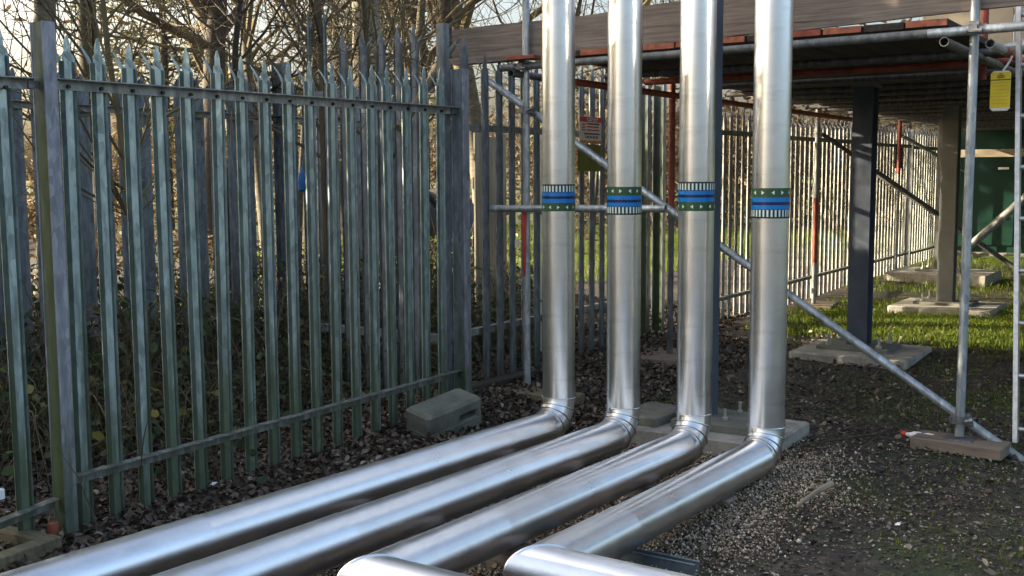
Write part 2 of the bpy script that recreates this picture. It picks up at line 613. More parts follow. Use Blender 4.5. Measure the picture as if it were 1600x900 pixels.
LEAF = np.array([(0, -.5, 0), (-.22, -.2, .06), (-.2, .18, .07), (0, .5, -.03), (.2, .18, .07), (.22, -.2, .06)])
LEAF_F = np.array([(0, 3, 2, 1), (0, 5, 4, 3)])


def leaf_cloud(P, size, flat, name, m, curl=1.0, aspect=1.0, nrm=None):
    """leaves at P (n,3); flat: 0 random orientation, 1 lying on the ground"""
    n = len(P)
    az = rng.uniform(0, 2 * np.pi, n)
    tl = rng.normal(0, 1, n) * (1 - flat) * 1.2 + rng.normal(0, .22, n)
    tr = rng.normal(0, 1, n) * (1 - flat) * 1.2 + rng.normal(0, .22, n)
    s = size * rng.uniform(.55, 1.35, n)
    L = np.repeat(LEAF[None], n, 0) * s[:, None, None]
    L[:, :, 0] *= aspect
    L[:, :, 2] *= (curl * rng.uniform(-.6, 1.6, n))[:, None]
    y, z = L[:, :, 1].copy(), L[:, :, 2].copy()
    L[:, :, 1] = y * np.cos(tl)[:, None] - z * np.sin(tl)[:, None]
    L[:, :, 2] = y * np.sin(tl)[:, None] + z * np.cos(tl)[:, None]
    x, z = L[:, :, 0].copy(), L[:, :, 2].copy()
    L[:, :, 0] = x * np.cos(tr)[:, None] + z * np.sin(tr)[:, None]
    L[:, :, 2] = -x * np.sin(tr)[:, None] + z * np.cos(tr)[:, None]
    x, y = L[:, :, 0].copy(), L[:, :, 1].copy()
    L[:, :, 0] = x * np.cos(az)[:, None] - y * np.sin(az)[:, None]
    L[:, :, 1] = x * np.sin(az)[:, None] + y * np.cos(az)[:, None]
    if flat > 0.5:
        L[:, :, 2] -= L[:, :, 2].min(1)[:, None]
    V = (L + P[:, None, :]).reshape(-1, 3)
    Fc = (LEAF_F[None] + 6 * np.arange(n)[:, None, None]).reshape(-1, 4)
    return np_mesh(name, V, Fc, m, np.repeat(rng.uniform(0, 1, n), 6))


def ground_pts(n, xr, yr, keep=None):
    x = rng.uniform(*xr, n)
    y = rng.uniform(*yr, n)
    if keep is not None:
        k = keep(x, y)
        k = rng.uniform(0, 1, n) < k
        x, y = x[k], y[k]
    inpad = np.zeros(len(x), bool)
    for cx, cy, pw, pl in ((-2.50, 8.85, .48, .44), (-2.49, 11.95, .52, .47), (-3.19, 14.95, .64, .52)):
        inpad |= (np.abs(x - cx) < pw) & (np.abs(y - cy) < pl)
    x, y = x[~inpad], y[~inpad]
    z = np.array([gz(a, b) for a, b in zip(x, y)])
    return np.stack([x, y, z], 1)


# ------------------------------------------------------------------ ground
def axis(lo, hi, fine_lo, fine_hi, step):
    a = list(np.arange(fine_lo, fine_hi + 1e-6, step))
    x, s = fine_hi, step
    while x < hi:
        s *= 1.22
        x += s
        a.append(x)
    x, s = fine_lo, step
    while x > lo:
        s *= 1.22
        x -= s
        a.insert(0, x)
    return np.array(a)


gx = axis(-600, 600, -9, 2, 0.06)
gy = axis(-600, 900, 1, 14, 0.06)
gnx, gny = len(gx), len(gy)
GV = np.zeros((gny, gnx, 3))
GV[:, :, 0] = gx[None]
GV[:, :, 1] = gy[:, None]
wob = np.zeros((gny, gnx))
for _ in range(26):
    k = rng.normal(0, 5.5, 2)
    wob += np.sin(GV[:, :, 0] * k[0] + GV[:, :, 1] * k[1] + rng.uniform(0, 6)) / 26
for j in range(gny):
    for i in range(gnx):
        GV[j, i, 2] = gz(gx[i], gy[j])
near = (np.abs(GV[:, :, 0] + 3) < 8) & (np.abs(GV[:, :, 1] - 7) < 9)
GV[:, :, 2] += np.where(near, wob * 0.035 - 0.004, 0)
idx = np.arange(gnx * gny).reshape(gny, gnx)
GF = np.stack([idx[:-1, :-1], idx[:-1, 1:], idx[1:, 1:], idx[1:, :-1]], -1).reshape(-1, 4)
ground = bpy.data.objects.new('ground', np_mesh('ground', GV.reshape(-1, 3), GF, 'ground', smooth=True))
COL.objects.link(ground)
tag(ground, 'muddy ground strewn with dead leaves and thin grass', kind='structure')

# ------------------------------------------------------------------ palisade fencing
FX = -4.065


def pale_mesh(name, H, m, flare=0.045, face=1, flank=None):
    """W-section pale, front towards +X, three-pronged splayed head; local base at z 0, centre y 0"""
    pr = [(-.0385, -.002), (-.0335, -.012), (-.0165, 0.0), (.0165, 0.0), (.0335, -.012), (.0385, -.002)]
    t = .0032
    mb = MB()
    n = len(pr)
    zt = H - .105
    rings = []
    for z in (0.0, zt):
        rings.append([(face * x, y, z) for y, x in pr])
    back = [[(face * (x - t) if i not in (1, 4) else face * (x - t), y, z) for i, (y, x) in enumerate(pr)] for z in (0.0, zt)]
    v = rings[0] + rings[1] + back[0] + back[1]
    f = []
    for i in range(n - 1):
        f.append((i, i + 1, n + i + 1, n + i))
        f.append((2 * n + i + 1, 2 * n + i, 3 * n + i, 3 * n + i + 1))
    f += [(0, n, 3 * n, 2 * n), (n - 1, 3 * n - 1, 4 * n - 1, 2 * n - 1)]
    for i in range(n - 1):
        f.append((i, 2 * n + i, 2 * n + i + 1, i + 1))
        f.append((n + i, n + i + 1, 3 * n + i + 1, 3 * n + i))
    mb.add(v, f)
    # centre prong with a stepped point
    def plate(pts, curl):
        fr = [(face * (x + 0), y, z) for y, x, z in pts]
        bk = [(face * (x - t), y, z) for y, x, z in pts]
        k = len(pts)
        fs = [tuple(range(k)), tuple(range(2 * k - 1, k - 1, -1))]
        fs += [(i, k + i, k + (i + 1) % k, (i + 1) % k) for i in range(k)]
        mb.add(fr + bk, fs)
    plate([(-.021, -.004, zt - .01), (.024, -.006, zt - .01), (.026, -.006, zt + .022), (.022, -.004, zt + .030), (.016, 0, zt + .036), (.014, 0, zt + .07), (.004, 0, H), (-.003, 0, H), (-.015, 0, zt + .072), (-.016, 0, zt + .038), (-.021, -.004, zt + .028)], 0)
    for s, top in ((-1, .08), (1, .05)):
        # side prong: strip from the flange bending outwards
        a = []
        for k in range(5):
            u = k / 4
            z = zt - .004 + u * top
            bx = -.010 - flare * (.35 * u + .65 * u * u)
            w0, w1 = .040 + .016 * u - .010 * u ** 4, .018 + .022 * u
            a.append((s * w0, bx, s * w1, z))
        for k in range(4):
            y0, x0, i0, z0 = a[k]
            y1, x1, i1, z1 = a[k + 1]
            vs = [(face * x0, y0, z0), (face * x0 - face * .004, i0, z0), (face * x1 - face * .004, i1, z1), (face * x1, y1, z1)]
            vs += [(q[0] - face * t, q[1], q[2]) for q in vs]
            mb.add(vs, [(0, 1, 2, 3), (7, 6, 5, 4), (0, 3, 7, 4), (1, 5, 6, 2), (0, 4, 5, 1), (3, 2, 6, 7)])
    me = mb.mesh(name, m)
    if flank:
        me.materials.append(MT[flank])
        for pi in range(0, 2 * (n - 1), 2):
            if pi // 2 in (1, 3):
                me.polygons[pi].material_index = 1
    return me


def angle_rail(mb, y0, y1, z0, z1, x, side=1, s=.045, t=.005):
    """L rail along Y: vertical leg on the pale, horizontal leg at the top pointing to the viewer's side"""
    vs, fs = [], []
    for (y, z) in ((y0, z0), (y1, z1)):
        for (dx, dz) in ((0, 0), (t, 0), (t, s - t), (s, s - t), (s, s), (0, s)):
            vs.append((x + side * dx, y, z + dz))
    n = 6
    for i in range(n):
        j = (i + 1) % n
        fs.append((i, j, n + j, n + i) if side > 0 else (i, n + i, n + j, j))
    fs += [(5, 4, 3, 2), (5, 2, 1, 0), (n + 2, n + 3, n + 4, n + 5), (n + 0, n + 1, n + 2, n + 5)]
    mb.add(vs, fs)


def rsj_post(parent, x, y, z0, z1, d=.104, w=.06, m1='post', m2='flange', channel=False):
    """I-section post: web is the part, the flanges its sub-parts"""
    yw = y - w / 2 + .009 if channel else y
    web = part(MB().box((x - d / 2 + .008, yw - .005, z0), (x + d / 2 - .008, yw + .005, z1)), 'post', m1, parent)
    for s in (-1, 1):
        xa, xb = sorted((x + s * d / 2, x + s * (d / 2 - .008)))
        part(MB().bbox((xa, y - w / 2, z0), (xb, y + w / 2, z1 + .001), .002), 'flange', m2, web)
    return web


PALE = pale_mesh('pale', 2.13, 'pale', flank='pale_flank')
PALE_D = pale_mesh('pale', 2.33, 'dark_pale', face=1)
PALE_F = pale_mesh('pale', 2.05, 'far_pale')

# near fence: two panels either side of the green post
fence = thing('palisade_fence', (FX, 2.66, 0), 'weathered galvanised palisade fence at left with green algae stained posts', 'fence')
rsj_post(fence, FX + .02, 2.665, -.1, 2.125, d=.088, w=.058, channel=True)
rsj_post(fence, FX + .02, 5.49, -.1, 2.155, d=.095, w=.066, m1='end_post', m2='flange', channel=True)
part(MB().tube([(FX + .03, 2.60, .02), (FX + .03, 2.60, .075)], .022, 10), 'clay_stub', 'brick', fence)
boltm = MB().tube([(0, 0, 0), (.012, 0, 0)], .0085, 8).mesh('bolt', 'bolt')
ys_main = [2.776 + .1585 * i for i in range(17)]
ys_left = [2.50 - .1585 * i for i in range(4)]
rails = {}
for nm, y0, y1, zt, zb in (('a', 1.85, 2.625, 1.857, .13), ('b', 2.705, 5.455, 1.862, .205)):
    for z, dz in ((zt, .018), (zb, .035 if nm == 'b' else 0.085)):
        mb = MB()
        za = z if nm == 'b' else z - dz
        angle_rail(mb, y0, y1, za, za + dz, FX + .0015)
        rails[(nm, z > 1)] = part(mb, 'rail', 'rail', fence)
for y in ys_main + ys_left:
    g = gz(FX, y)
    base = max(-.02, g - .03) if y < 4.2 else g - .02
    inst(PALE, 'pale', fence, (FX, y, base - .02 + random.uniform(-.008, .008)), (random.uniform(-.006, .006), random.uniform(-.004, .004), random.uniform(-.05, .05)))
    k = 'b' if y > 2.66 else 'a'
    ra = rails[(k, True)]
    zz = 1.857 + .018 * (y - 2.705) / 2.75 + .020
    b = inst(boltm, 'bolt', ra, (FX + .006, y, zz if k == 'b' else 1.857))
# fish plates that tie the rails to the posts
for y, z in ((2.70, 1.885), (5.45, 1.90), (2.63, 1.878)):
    part(MB().bbox((FX + .012, y - .035, z - .018), (FX + .018, y + .035, z + .012), .001), 'fish_plate', 'coupler', fence)

# gate leaf standing open behind the end post, taller than the fence
gate = thing('open_gate_leaf', (FX - .05, 5.42, gz(FX, 5.4)), 'tall dark palisade gate leaf standing open behind the fence end post', 'gate')
gY = 5.42
part(MB().bbox((-4.15, gY - .03, .12), (-4.09, gY + .03, 2.43), .003), 'hinge_stile', 'dark_pale', gate)
for i, x in enumerate((-4.325, -4.455, -4.592, -4.745, -4.915, -5.078, -5.223)):
    inst(PALE_D, 'pale', gate, (x, gY - .03, .11 + (0.16 if i > 4 else 0)), (0, 0, -math.pi / 2 + .25), (1, .75 if i < 5 else .4, 1))
for z in (.45, 2.02):
    mb = MB().bbox((-5.3, gY + .0, z), (-4.15, gY + .045, z + .05), .003)
    part(mb, 'rail', 'dark_pale', gate)

# fence panel between the end post and the next pair of posts
MX = -4.27
mid = thing('gate_panel_fence', (MX, 5.88, gz(MX, 5.88)), 'dull dark palisade panel behind the vertical pipes with signs on it', 'fence')
ym = [5.60] + [q * 1.05 for q in [5.77, 5.93, 6.08] + [6.23 + .155 * i for i in range(12)]]
for i, y in enumerate(ym):
    if 8.42 < y:
        continue
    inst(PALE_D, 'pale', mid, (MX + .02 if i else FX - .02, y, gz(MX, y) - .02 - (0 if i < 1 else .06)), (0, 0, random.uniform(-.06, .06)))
for z in (.42, 1.80):
    mb = MB()
    angle_rail(mb, 5.62, 8.45, z, z, MX - .02, -1)
    part(mb, 'rail', 'rail', mid)
for y in (8.50, 8.68):
    rsj_post(mid, MX - .03 + (.0 if y < 8.6 else .06), y, 0, 2.28, m1='post', m2='dark_pale')
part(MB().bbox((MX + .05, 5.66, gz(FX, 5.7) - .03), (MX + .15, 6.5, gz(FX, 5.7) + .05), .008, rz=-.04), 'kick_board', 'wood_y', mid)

# far fence, sunlit, running on under the deck
farf = thing('far_palisade_fence', (FX, 9.0, gz(FX, 9)), 'sunlit cream coloured palisade fence running back under the dark deck', 'fence')
y = 8.80
while y < 19.2:
    if all(abs(y - q) > .09 for q in (11.25, 14.0, 16.75)):
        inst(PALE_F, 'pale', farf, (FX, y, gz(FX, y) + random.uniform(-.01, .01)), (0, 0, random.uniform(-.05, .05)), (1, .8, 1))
    y += .1545
for q in (11.25, 14.0, 16.75, 19.3):
    rsj_post(farf, FX - .03, q, 0, 2.15, m1='dark_pale', m2='far_pale')
for ya, yb in ((8.75, 11.2), (11.3, 13.95), (14.05, 16.7), (16.8, 19.2)):
    for z in (.30, 1.865):
        mb = MB()
        angle_rail(mb, ya, yb, z, z + .012, FX + .0015)
        part(mb, 'rail', 'rail', farf)

# rear fence inside the trees
rear = thing('rear_palisade_fence', (-6.3, 4.0, gz(-6.3, 4)), 'grey palisade fence half hidden in the trees behind the near fence', 'fence')
y = 3.3
PALE_R = pale_mesh('pale', 2.08, 'dark_pale', face=-1)
while y < 7.6:
    inst(PALE_R, 'pale', rear, (-6.3, y, gz(-6.3, y) - .02), (0, 0, random.uniform(-.08, .08)), (1, 1.35, 1))
    y += .158
for q in (6.12, 7.68):
    rsj_post(rear, -6.22, q, 0, 2.38, d=.12, w=.10, m1='dark_pale', m2='dark_pale')
for z in (.42, 1.93):
    mb = MB()
    angle_rail(mb, 3.1, 7.65, z, z, -6.27, 1)
    part(mb, 'rail', 'rail', rear)

# ------------------------------------------------------------------ pipes
PR = 0.0875
PY = 5.0
PXS = [-3.035, -2.640, -2.238, -1.857]
TURN = [1.60, 2.03, 2.56, 2.95]
ZF, SL = 0.152, -0.0245        # height of a run at its far end, rise towards the viewer per metre


def pz(y):
    return ZF + (y - (PY - .1)) * SL


def ring_pts(c, n_dir, up, r, n):
    n_dir = n_dir.normalized()
    u = (up - n_dir * up.dot(n_dir)).normalized()
    w = n_dir.cross(u)
    return [c + (u * math.cos(2 * math.pi * k / n) + w * math.sin(2 * math.pi * k / n)) * r for k in range(n)]


def loft(rings):
    n = len(rings[0])
    v = [p for r in rings for p in r]
    f = []
    for i in range(len(rings) - 1):
        for k in range(n):
            j = (k + 1) % n
            f.append((i * n + k, i * n + j, (i + 1) * n + j, (i + 1) * n + k))
    return MB().add(v, f)


def mitre_ring(c, d0, d1, up, r, n):
    """ring of the cut between two equal pipes going d0 then d1"""
    d0, d1 = d0.normalized(), d1.normalized()
    nrm = (d0 + d1).normalized()
    u = (up - d0 * up.dot(d0)).normalized()
    w = d0.cross(u)
    out = []
    for k in range(n):
        o = (u * math.cos(2 * math.pi * k / n) + w * math.sin(2 * math.pi * k / n)) * r
        out.append(c + o - d0 * (o.dot(nrm) / d0.dot(nrm)))
    return out


NS = 56
labels_pipe = ['leftmost silver clad pipe, upright beside the fence then running to bottom left',
               'second silver clad pipe from the left with its white ticks at the band foot',
               'third silver clad pipe from the left turning right at the bottom edge',
               'rightmost silver clad pipe ending in a corner beside the gravel']
for i, X in enumerate(PXS):
    root = thing('clad_pipe', (X, PY, 0), labels_pipe[i], 'pipe', 'silver clad pipes')
    zj = 0.30 + (.006, -.002, .012, -.008)[i]          # joint below the riser
    Rb = zj - pz(PY - .14)                             # bend radius
    ex = Vector((1, 0, 0))
    # riser, three sheets lapped over each other
    seams = [zj, zj + .085, 2.44 - .04 * (i == 0) + (.0, -.005, .06, .085)[i], 3.4]
    for k in range(3):
        r0 = PR + (.0012 if k != 1 else 0)
        z0, z1 = seams[k] - .006, seams[k + 1]
        rg = [ring_pts(Vector((X, PY, z)), Vector((0, 0, 1)), Vector((0, 1, 0)), r0, NS) for z in (z0, z0 + .3, z1)] if z1 - z0 > .4 else [ring_pts(Vector((X, PY, z)), Vector((0, 0, 1)), Vector((0, 1, 0)), r0, NS) for z in (z0, z1)]
        ri = ring_pts(Vector((X, PY, z0)), Vector((0, 0, 1)), Vector((0, 1, 0)), PR - .004, NS)
        part(loft([ri] + rg), 'riser_sheet', 'clad', root, True)
    # bend of four gores, each lapping its neighbour with a bead
    cen = Vector((X, PY - Rb, zj))
    ng = 4
    for g in range(ng):
        a0, a1 = math.pi / 2 * g / ng, math.pi / 2 * (g + 1) / ng
        rings = []
        for a, rr in ((a0, PR + .0058), (a0 + .025, PR + .0068), (a0 + .055, PR + .0012), ((a0 + a1) / 2, PR + .001), (a1, PR + .001)):
            c = cen + Vector((0, math.cos(a) * Rb, -math.sin(a) * Rb))
            d = Vector((0, -math.sin(a), -math.cos(a)))
            rings.append(ring_pts(c, d, ex, rr, NS))
        part(loft(rings), 'elbow_gore', 'clad', root, True)
    # long run towards the viewer in sheets
    ya, yb = PY - Rb, TURN[i]
    d = Vector((0, -1, SL * -1)).normalized()
    pA = Vector((X, ya, zj - Rb))
    pB = Vector((X, yb, pz(yb)))
    d = (pB - pA).normalized()
    cuts = [0, .055, 1]
    d2 = Vector((1, 0, 0))
    mr = mitre_ring(pB, d, d2, Vector((0, 0, 1)), PR, NS)
    c0, c1 = pA, pA + (pB - pA) * .72
    part(loft([ring_pts(pA + d * -.004, d, Vector((0, 0, 1)), PR + .004, NS), ring_pts(pA + d * .012, d, Vector((0, 0, 1)), PR + .004, NS), ring_pts(pA + d * .02, d, Vector((0, 0, 1)), PR, NS), ring_pts(c1, d, Vector((0, 0, 1)), PR, NS)]), 'run_sheet', 'clad', root, True)
    part(loft([ring_pts(c1 - d * .02, d, Vector((0, 0, 1)), PR - .002, NS), ring_pts(c1 - d * .0205, d, Vector((0, 0, 1)), PR + .0022, NS), ring_pts(c1 - d * .015, d, Vector((0, 0, 1)), PR + .0024, NS), ring_pts(c1 - d * .005, d, Vector((0, 0, 1)), PR + .0014, NS), ring_pts(pB - d * .16, d, Vector((0, 0, 1)), PR + .0014, NS)]), 'run_sheet', 'clad', root, True)
    part(loft([ring_pts(pB - d * .168, d, Vector((0, 0, 1)), PR + .0030, NS), ring_pts(pB - d * .13, d, Vector((0, 0, 1)), PR + .0030, NS), mitre_ring(pB, d, d2, Vector((0, 0, 1)), PR + .0028, NS)]), 'corner_sheet', 'clad', root, True)
    mr2 = mitre_ring(pB, d, d2, Vector((0, 0, 1)), PR + .0050, NS)
    def slide(ring, q):
        return [p + d2 * ((q - p.x)) for p in ring]
    part(loft([mr2, [p + d2 * .006 for p in mitre_ring(pB, d, d2, Vector((0, 0, 1)), PR + .0050, NS)], [p + d2 * .010 for p in mitre_ring(pB, d, d2, Vector((0, 0, 1)), PR, NS)], slide(mr, X + 2.6)]), 'cross_run', 'clad', root, True)
    # printed band
    flip = i % 2 == 1
    zb = [1.313, 1.300, 1.325, 1.295][i]
    hb = .142
    r = PR + .0022

    def band_ring(v0, v1, m, nm, par, rr=r):
        a, b_ = zb + hb * v0, zb + hb * v1
        rg = [ring_pts(Vector((X, PY, z)), Vector((0, 0, 1)), Vector((0, 1, 0)), rr, NS) for z in (a, b_)]
        return part(loft(rg), nm, m, par, True)
    if flip:
        seq = [(0, .04, 'band_edge'), (.04, .30, 'band_edge'), (.30, .44, 'band_blue'), (.44, .54, 'band_navy'), (.54, .69, 'band_blue'), (.69, 1, 'band_green')]
        tick, tri = (.055, .28), .85
    else:
        seq = [(0, .31, 'band_green'), (.31, .46, 'band_blue'), (.46, .56, 'band_navy'), (.56, .70, 'band_blue'), (.70, .96, 'band_edge'), (.96, 1, 'band_edge')]
        tick, tri = (.72, .945), .15
    bands = [band_ring(v0, v1, m, 'marker_band', root) for v0, v1, m in seq]

    def curved_quad(mb, a0, a1, z0, z1, a2=None, rr=r + .0008):
        def P(a, z):
            return (X + rr * math.sin(a), PY - rr * math.cos(a), z)
        if a2 is None:
            mb.add([P(a0, z0), P(a1, z0), P(a1, z1), P(a0, z1)], [(0, 1, 2, 3)])
        else:
            mb.add([P(a0, z0), P(a2, (z0 + z1) / 2), P(a0, z1)], [(0, 1, 2)])
    tick_band = bands[4] if not flip else bands[1]
    nt_ = 30
    for k in range(nt_):
        mb = MB()
        a = 2 * math.pi * k / nt_
        curved_quad(mb, a - .05, a + .05, zb + hb * tick[0], zb + hb * tick[1])
        part(mb, 'tick_print', 'band_white', tick_band)
    off = random.uniform(0, 1)
    for k in range(12):
        mb = MB()
        a = 2 * math.pi * k / 12 + off
        sg_ = 1 if k % 2 else -1
        curved_quad(mb, a - sg_ * .08, 0, zb + hb * (tri - .07), zb + hb * (tri + .07), a + sg_ * .08)
        part(mb, 'arrow_print', 'band_white', bands[0] if not flip else bands[5])

# support channel below the rightmost pipe
sc_ = thing('strut_channel', (-1.9, 3.62, gz(-1.9, 3.62)), 'slotted grey steel channel on the gravel under the rightmost pipe', 'channel')
mb = MB()
a, b_ = Vector((-2.15, 3.62, .075)), Vector((-1.62, 3.66, .07))
for dy0, dy1, z0, z1 in ((-.021, -.019, -.02, .021), (.019, .021, -.02, .021), (-.021, .021, -.022, -.0195)):
    mb.box((-2.2, 3.62 + dy0, gz(-1.9, 3.62) + .03 + z0), (-1.60, 3.62 + dy1, gz(-1.9, 3.62) + .03 + z1))
part(mb, 'channel_web', 'strut', sc_)
for s in (-1, 1):
    part(MB().box((-2.2, 3.62 + s * .0215 - .004 * (s < 0) - .006 * (s > 0), gz(-1.9, 3.62) + .051), (-1.60, 3.62 + s * .0215 + .006 * (s < 0) + .004 * (s > 0), gz(-1.9, 3.62) + .054)), 'lip', 'strut', sc_)

# timber bearers that carry the pipes
for j, yy in enumerate((4.45, 3.35)):
    zt = pz(yy) - PR - .002
    mb = MB().bbox((-3.25, yy - .05, gz(-2.6, yy) - .03), (-1.80, yy + .05, zt), .006)
    solo(mb, 'pipe_bearer', 'wood_x', ('dark timber bearer under the pipes nearer the upright bends', 'dark timber bearer under the pipes nearer the viewer')[j], 'timber', (-2.5, yy, gz(-2.5, yy)))

# ------------------------------------------------------------------ slab, column between the pipes
SLZ = .085
mb = MB().bbox((-2.95, 5.38, -.05), (-1.99, 6.06, SLZ), .009)
solo(mb, 'concrete_slab', 'concrete', 'rough concrete slab behind the feet of the four pipes', 'slab', (-2.45, 5.7, 0))
solo(MB().bbox((-2.93, 5.45, SLZ + .001), (-2.66, 5.86, SLZ + .05), .005, rz=-.05), 'concrete_packer', 'concrete_dark', 'flat grey packer block on the slab between second and third pipe', 'block', (-2.8, 5.65, SLZ))
rc = thing('steel_column', (-2.495, 5.74, SLZ), 'slim blue grey steel column just behind the third pipe', 'column')
bp = part(MB().bbox((-2.62, 5.52, SLZ + .001), (-2.12, 5.93, SLZ + .045), .004, rz=.06), 'base_plate', 'concrete_dark', rc)
part(MB().bbox((-2.545, 5.70, SLZ + .045), (-2.445, 5.80, 3.3), .004), 'shaft', 'column', rc)
for dx, dy in ((-.13, -.12), (.10, -.10), (-.12, .12), (.10, .12)):
    b = MB().tube([(-2.44 + dx, 5.75 + dy, SLZ + .045), (-2.44 + dx, 5.75 + dy, SLZ + .11)], .009, 8)
    b.tube([(-2.44 + dx, 5.75 + dy, SLZ + .046), (-2.44 + dx, 5.75 + dy, SLZ + .062)], .018, 6)
    part(b, 'anchor_bolt', 'bolt_zinc', rc)


def h_column(x, y, z0, z1, label, w=.16, m='column'):
    r = thing('steel_column', (x, y, z0), label, 'column', 'steel columns under the deck')
    for s in (-1, 1):
        ya, yb_ = sorted((y + s * w / 2, y + s * (w / 2 - .012)))
        part(MB().bbox((x - w / 2, ya, z0), (x + w / 2, yb_, z1), .002), 'flange', m, r)
    part(MB().box((x - .005, y - w / 2 + .012, z0), (x + .005, y + w / 2 - .012, z1)), 'web', m, r)
    part(MB().bbox((x - .28, y - .24, z0 - .028), (x + .28, y + .24, z0 - .001), .004), 'base_plate', 'concrete_dark', r)
    part(MB().bbox((x - .1, y - .1, z1 + .001), (x + .1, y + .1, z1 + .016), .002), 'cap_plate', 'column_grey', r)
    for dx, dy in ((-.2, -.16), (.2, -.16), (-.2, .16), (.2, .16)):
        b = MB().tube([(x + dx, y + dy, z0), (x + dx, y + dy, z0 + .09)], .012, 8)
        b.tube([(x + dx, y + dy, z0), (x + dx, y + dy, z0 + .022)], .024, 6)
        part(b, 'anchor_bolt', 'bolt_zinc', r)
    return r


for (x, y, zt, lab, labp, pw, pl) in (
        (-2.53, 8.90, .118, 'dark blue grey steel column nearest the pipes under the deck', 'flat concrete pad under the nearest dark column', .46, .42),
        (-2.52, 12.0, .172, 'grey steel column beside the right scaffold pole, second one back', 'concrete pad in sunlit grass under the second column', .50, .45),
        (-3.22, 15.0, .26, 'farthest grey steel column under the deck near the green container', 'thick concrete pad farthest back under the deck', .62, .5)):
    mb = MB().bbox((x - pw + .03, y - pl - .05, gz(x, y) - .12), (x + pw + .03, y + pl - .05, zt - .03), .012)
    solo(mb, 'concrete_pad', 'concrete', labp, 'concrete pad', (x, y, gz(x, y)), 'concrete pads under the columns')
    h_column(x, y, zt, 2.19, lab, m='column' if y < 10 else 'column_grey')

# ------------------------------------------------------------------ scaffold deck
SY = 6.15
TR = .02415
scf = thing('scaffold_deck', (-1.195, SY, .05), 'tube and board scaffold deck with a wooden toe board and dark underside', 'scaffold')


def tube(a, b, m='tube', name='ledger', r=TR, parent=scf, n=16):
    return part(MB().tube([a, b], r, n, True, .86), name, m, parent, True)


def coupler(p, axis='z', par=scf, s=1.0):
    """band clamp round an upright with a bolt housing"""
    p = Vector(p)
    mb = MB()
    if axis == 'z':
        mb.tube([p - Vector((0, 0, .022)), p + Vector((0, 0, .022))], TR + .006, 14)
        mb.box((p.x - .05, p.y - .02, p.z - .018), (p.x + .05, p.y + .02, p.z + .018), rz=.5)
        mb.tube([p + Vector((.03, -.035, 0)), p + Vector((.07, -.03, .012))], .010, 8)
        mb.tube([p + Vector((.055, -.034, 0.006)), p + Vector((.07, -.032, .010))], .017, 6)
    else:
        mb.tube([p - Vector((.025, 0, 0)), p + Vector((.025, 0, 0))], TR + .007, 14)
        mb.box((p.x - .02, p.y - .045, p.z - .03), (p.x + .02, p.y + .045, p.z + .01))
        mb.tube([p + Vector((-.035, -.03, -.02)), p + Vector((.045, -.04, -.025))], .011, 8)
    part(mb, 'coupler', 'coupler', par, True)


XL, XRt = -3.985, -1.197
tube((XL, SY, gz(XL, SY) + .0), (XL, SY, 3.3), 'tube', 'standard')
tube((XRt, SY, .085), (XRt, SY, 3.4), 'tube', 'standard')
part(MB().bbox((XRt - .075, SY - .075, .072), (XRt + .075, SY + .075, .078), .001), 'base_plate', 'coupler', scf)
ledz = 2.225
tube((-4.15, SY - .055, ledz - .01), (-1.42, SY - .055, ledz + .0105), 'tube_shade', 'ledger')  # left length, shade under the deck painted in as darker grey
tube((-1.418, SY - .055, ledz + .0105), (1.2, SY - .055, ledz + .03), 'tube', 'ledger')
tube((-4.235, SY - .055, 1.28), (-2.93, SY - .055, 1.295), 'tube', 'ledger')
ba, bb = atY(758, 123, SY + .055), atY(1640, 750, SY + .055)
tube(ba, bb, 'tube', 'brace')
def on_brace(X):
    t = (X - ba.x) / (bb.x - ba.x)
    return ba + (bb - ba) * t
coupler((XL, SY, on_brace(XL).z), 'z')
coupler((XRt, SY, on_brace(XRt).z), 'z')
coupler((XL, SY - .01, ledz), 'z')
coupler((XRt, SY - .01, ledz + .02), 'z')
coupler((XL, SY - .01, 1.285), 'z')
for p in (on_brace(XL), on_brace(XRt)):
    coupler((p.x + .02, p.y, p.z), 'x')
coupler((XRt + .01, SY - .05, ledz + .03), 'x')
coupler((XL + .01, SY - .05, ledz), 'x')
# short tube ends that point at the viewer
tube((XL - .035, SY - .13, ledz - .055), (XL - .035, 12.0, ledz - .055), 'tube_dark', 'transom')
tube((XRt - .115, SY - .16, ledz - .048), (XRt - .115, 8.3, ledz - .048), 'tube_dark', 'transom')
tube((XRt + .06, SY + .10, ledz - .045), (XRt + .06, 6.62, ledz - .045), 'tube', 'transom')
part(MB().tube([(XRt + .06, 6.62, ledz - .045), (XRt + .06, 7.05, ledz - .045)], TR + .001, 16, True, .86), 'transom', 'orange_tube', scf, True)
tube((XRt + .0, 7.0, ledz + .01), (1.5, 7.0, ledz + .03), 'tube', 'ledger')
# red tube along the left edge
tube((-3.68, 6.2, 2.112), (-3.68, 12.6, 2.112), 'red_tube', 'edge_tube')
# tubes under the boards
k = 0
y = 6.95
while y < 20.3:
    z = 2.205
    xl, xr = -3.82, (-1.0 if y < 8.2 else 3.2)
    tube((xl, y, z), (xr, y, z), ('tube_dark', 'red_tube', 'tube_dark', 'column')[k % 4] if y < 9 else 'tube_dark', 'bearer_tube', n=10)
    y += .62 + .12 * (k % 3)
    k += 1
# deck boards along Y, ends banded
BW, BT = .225, .038


def board_mesh(L):
    return MB().bbox((0, 0, 0), (BW - .006, L, BT), .004).mesh('deck_board', 'wood_y')


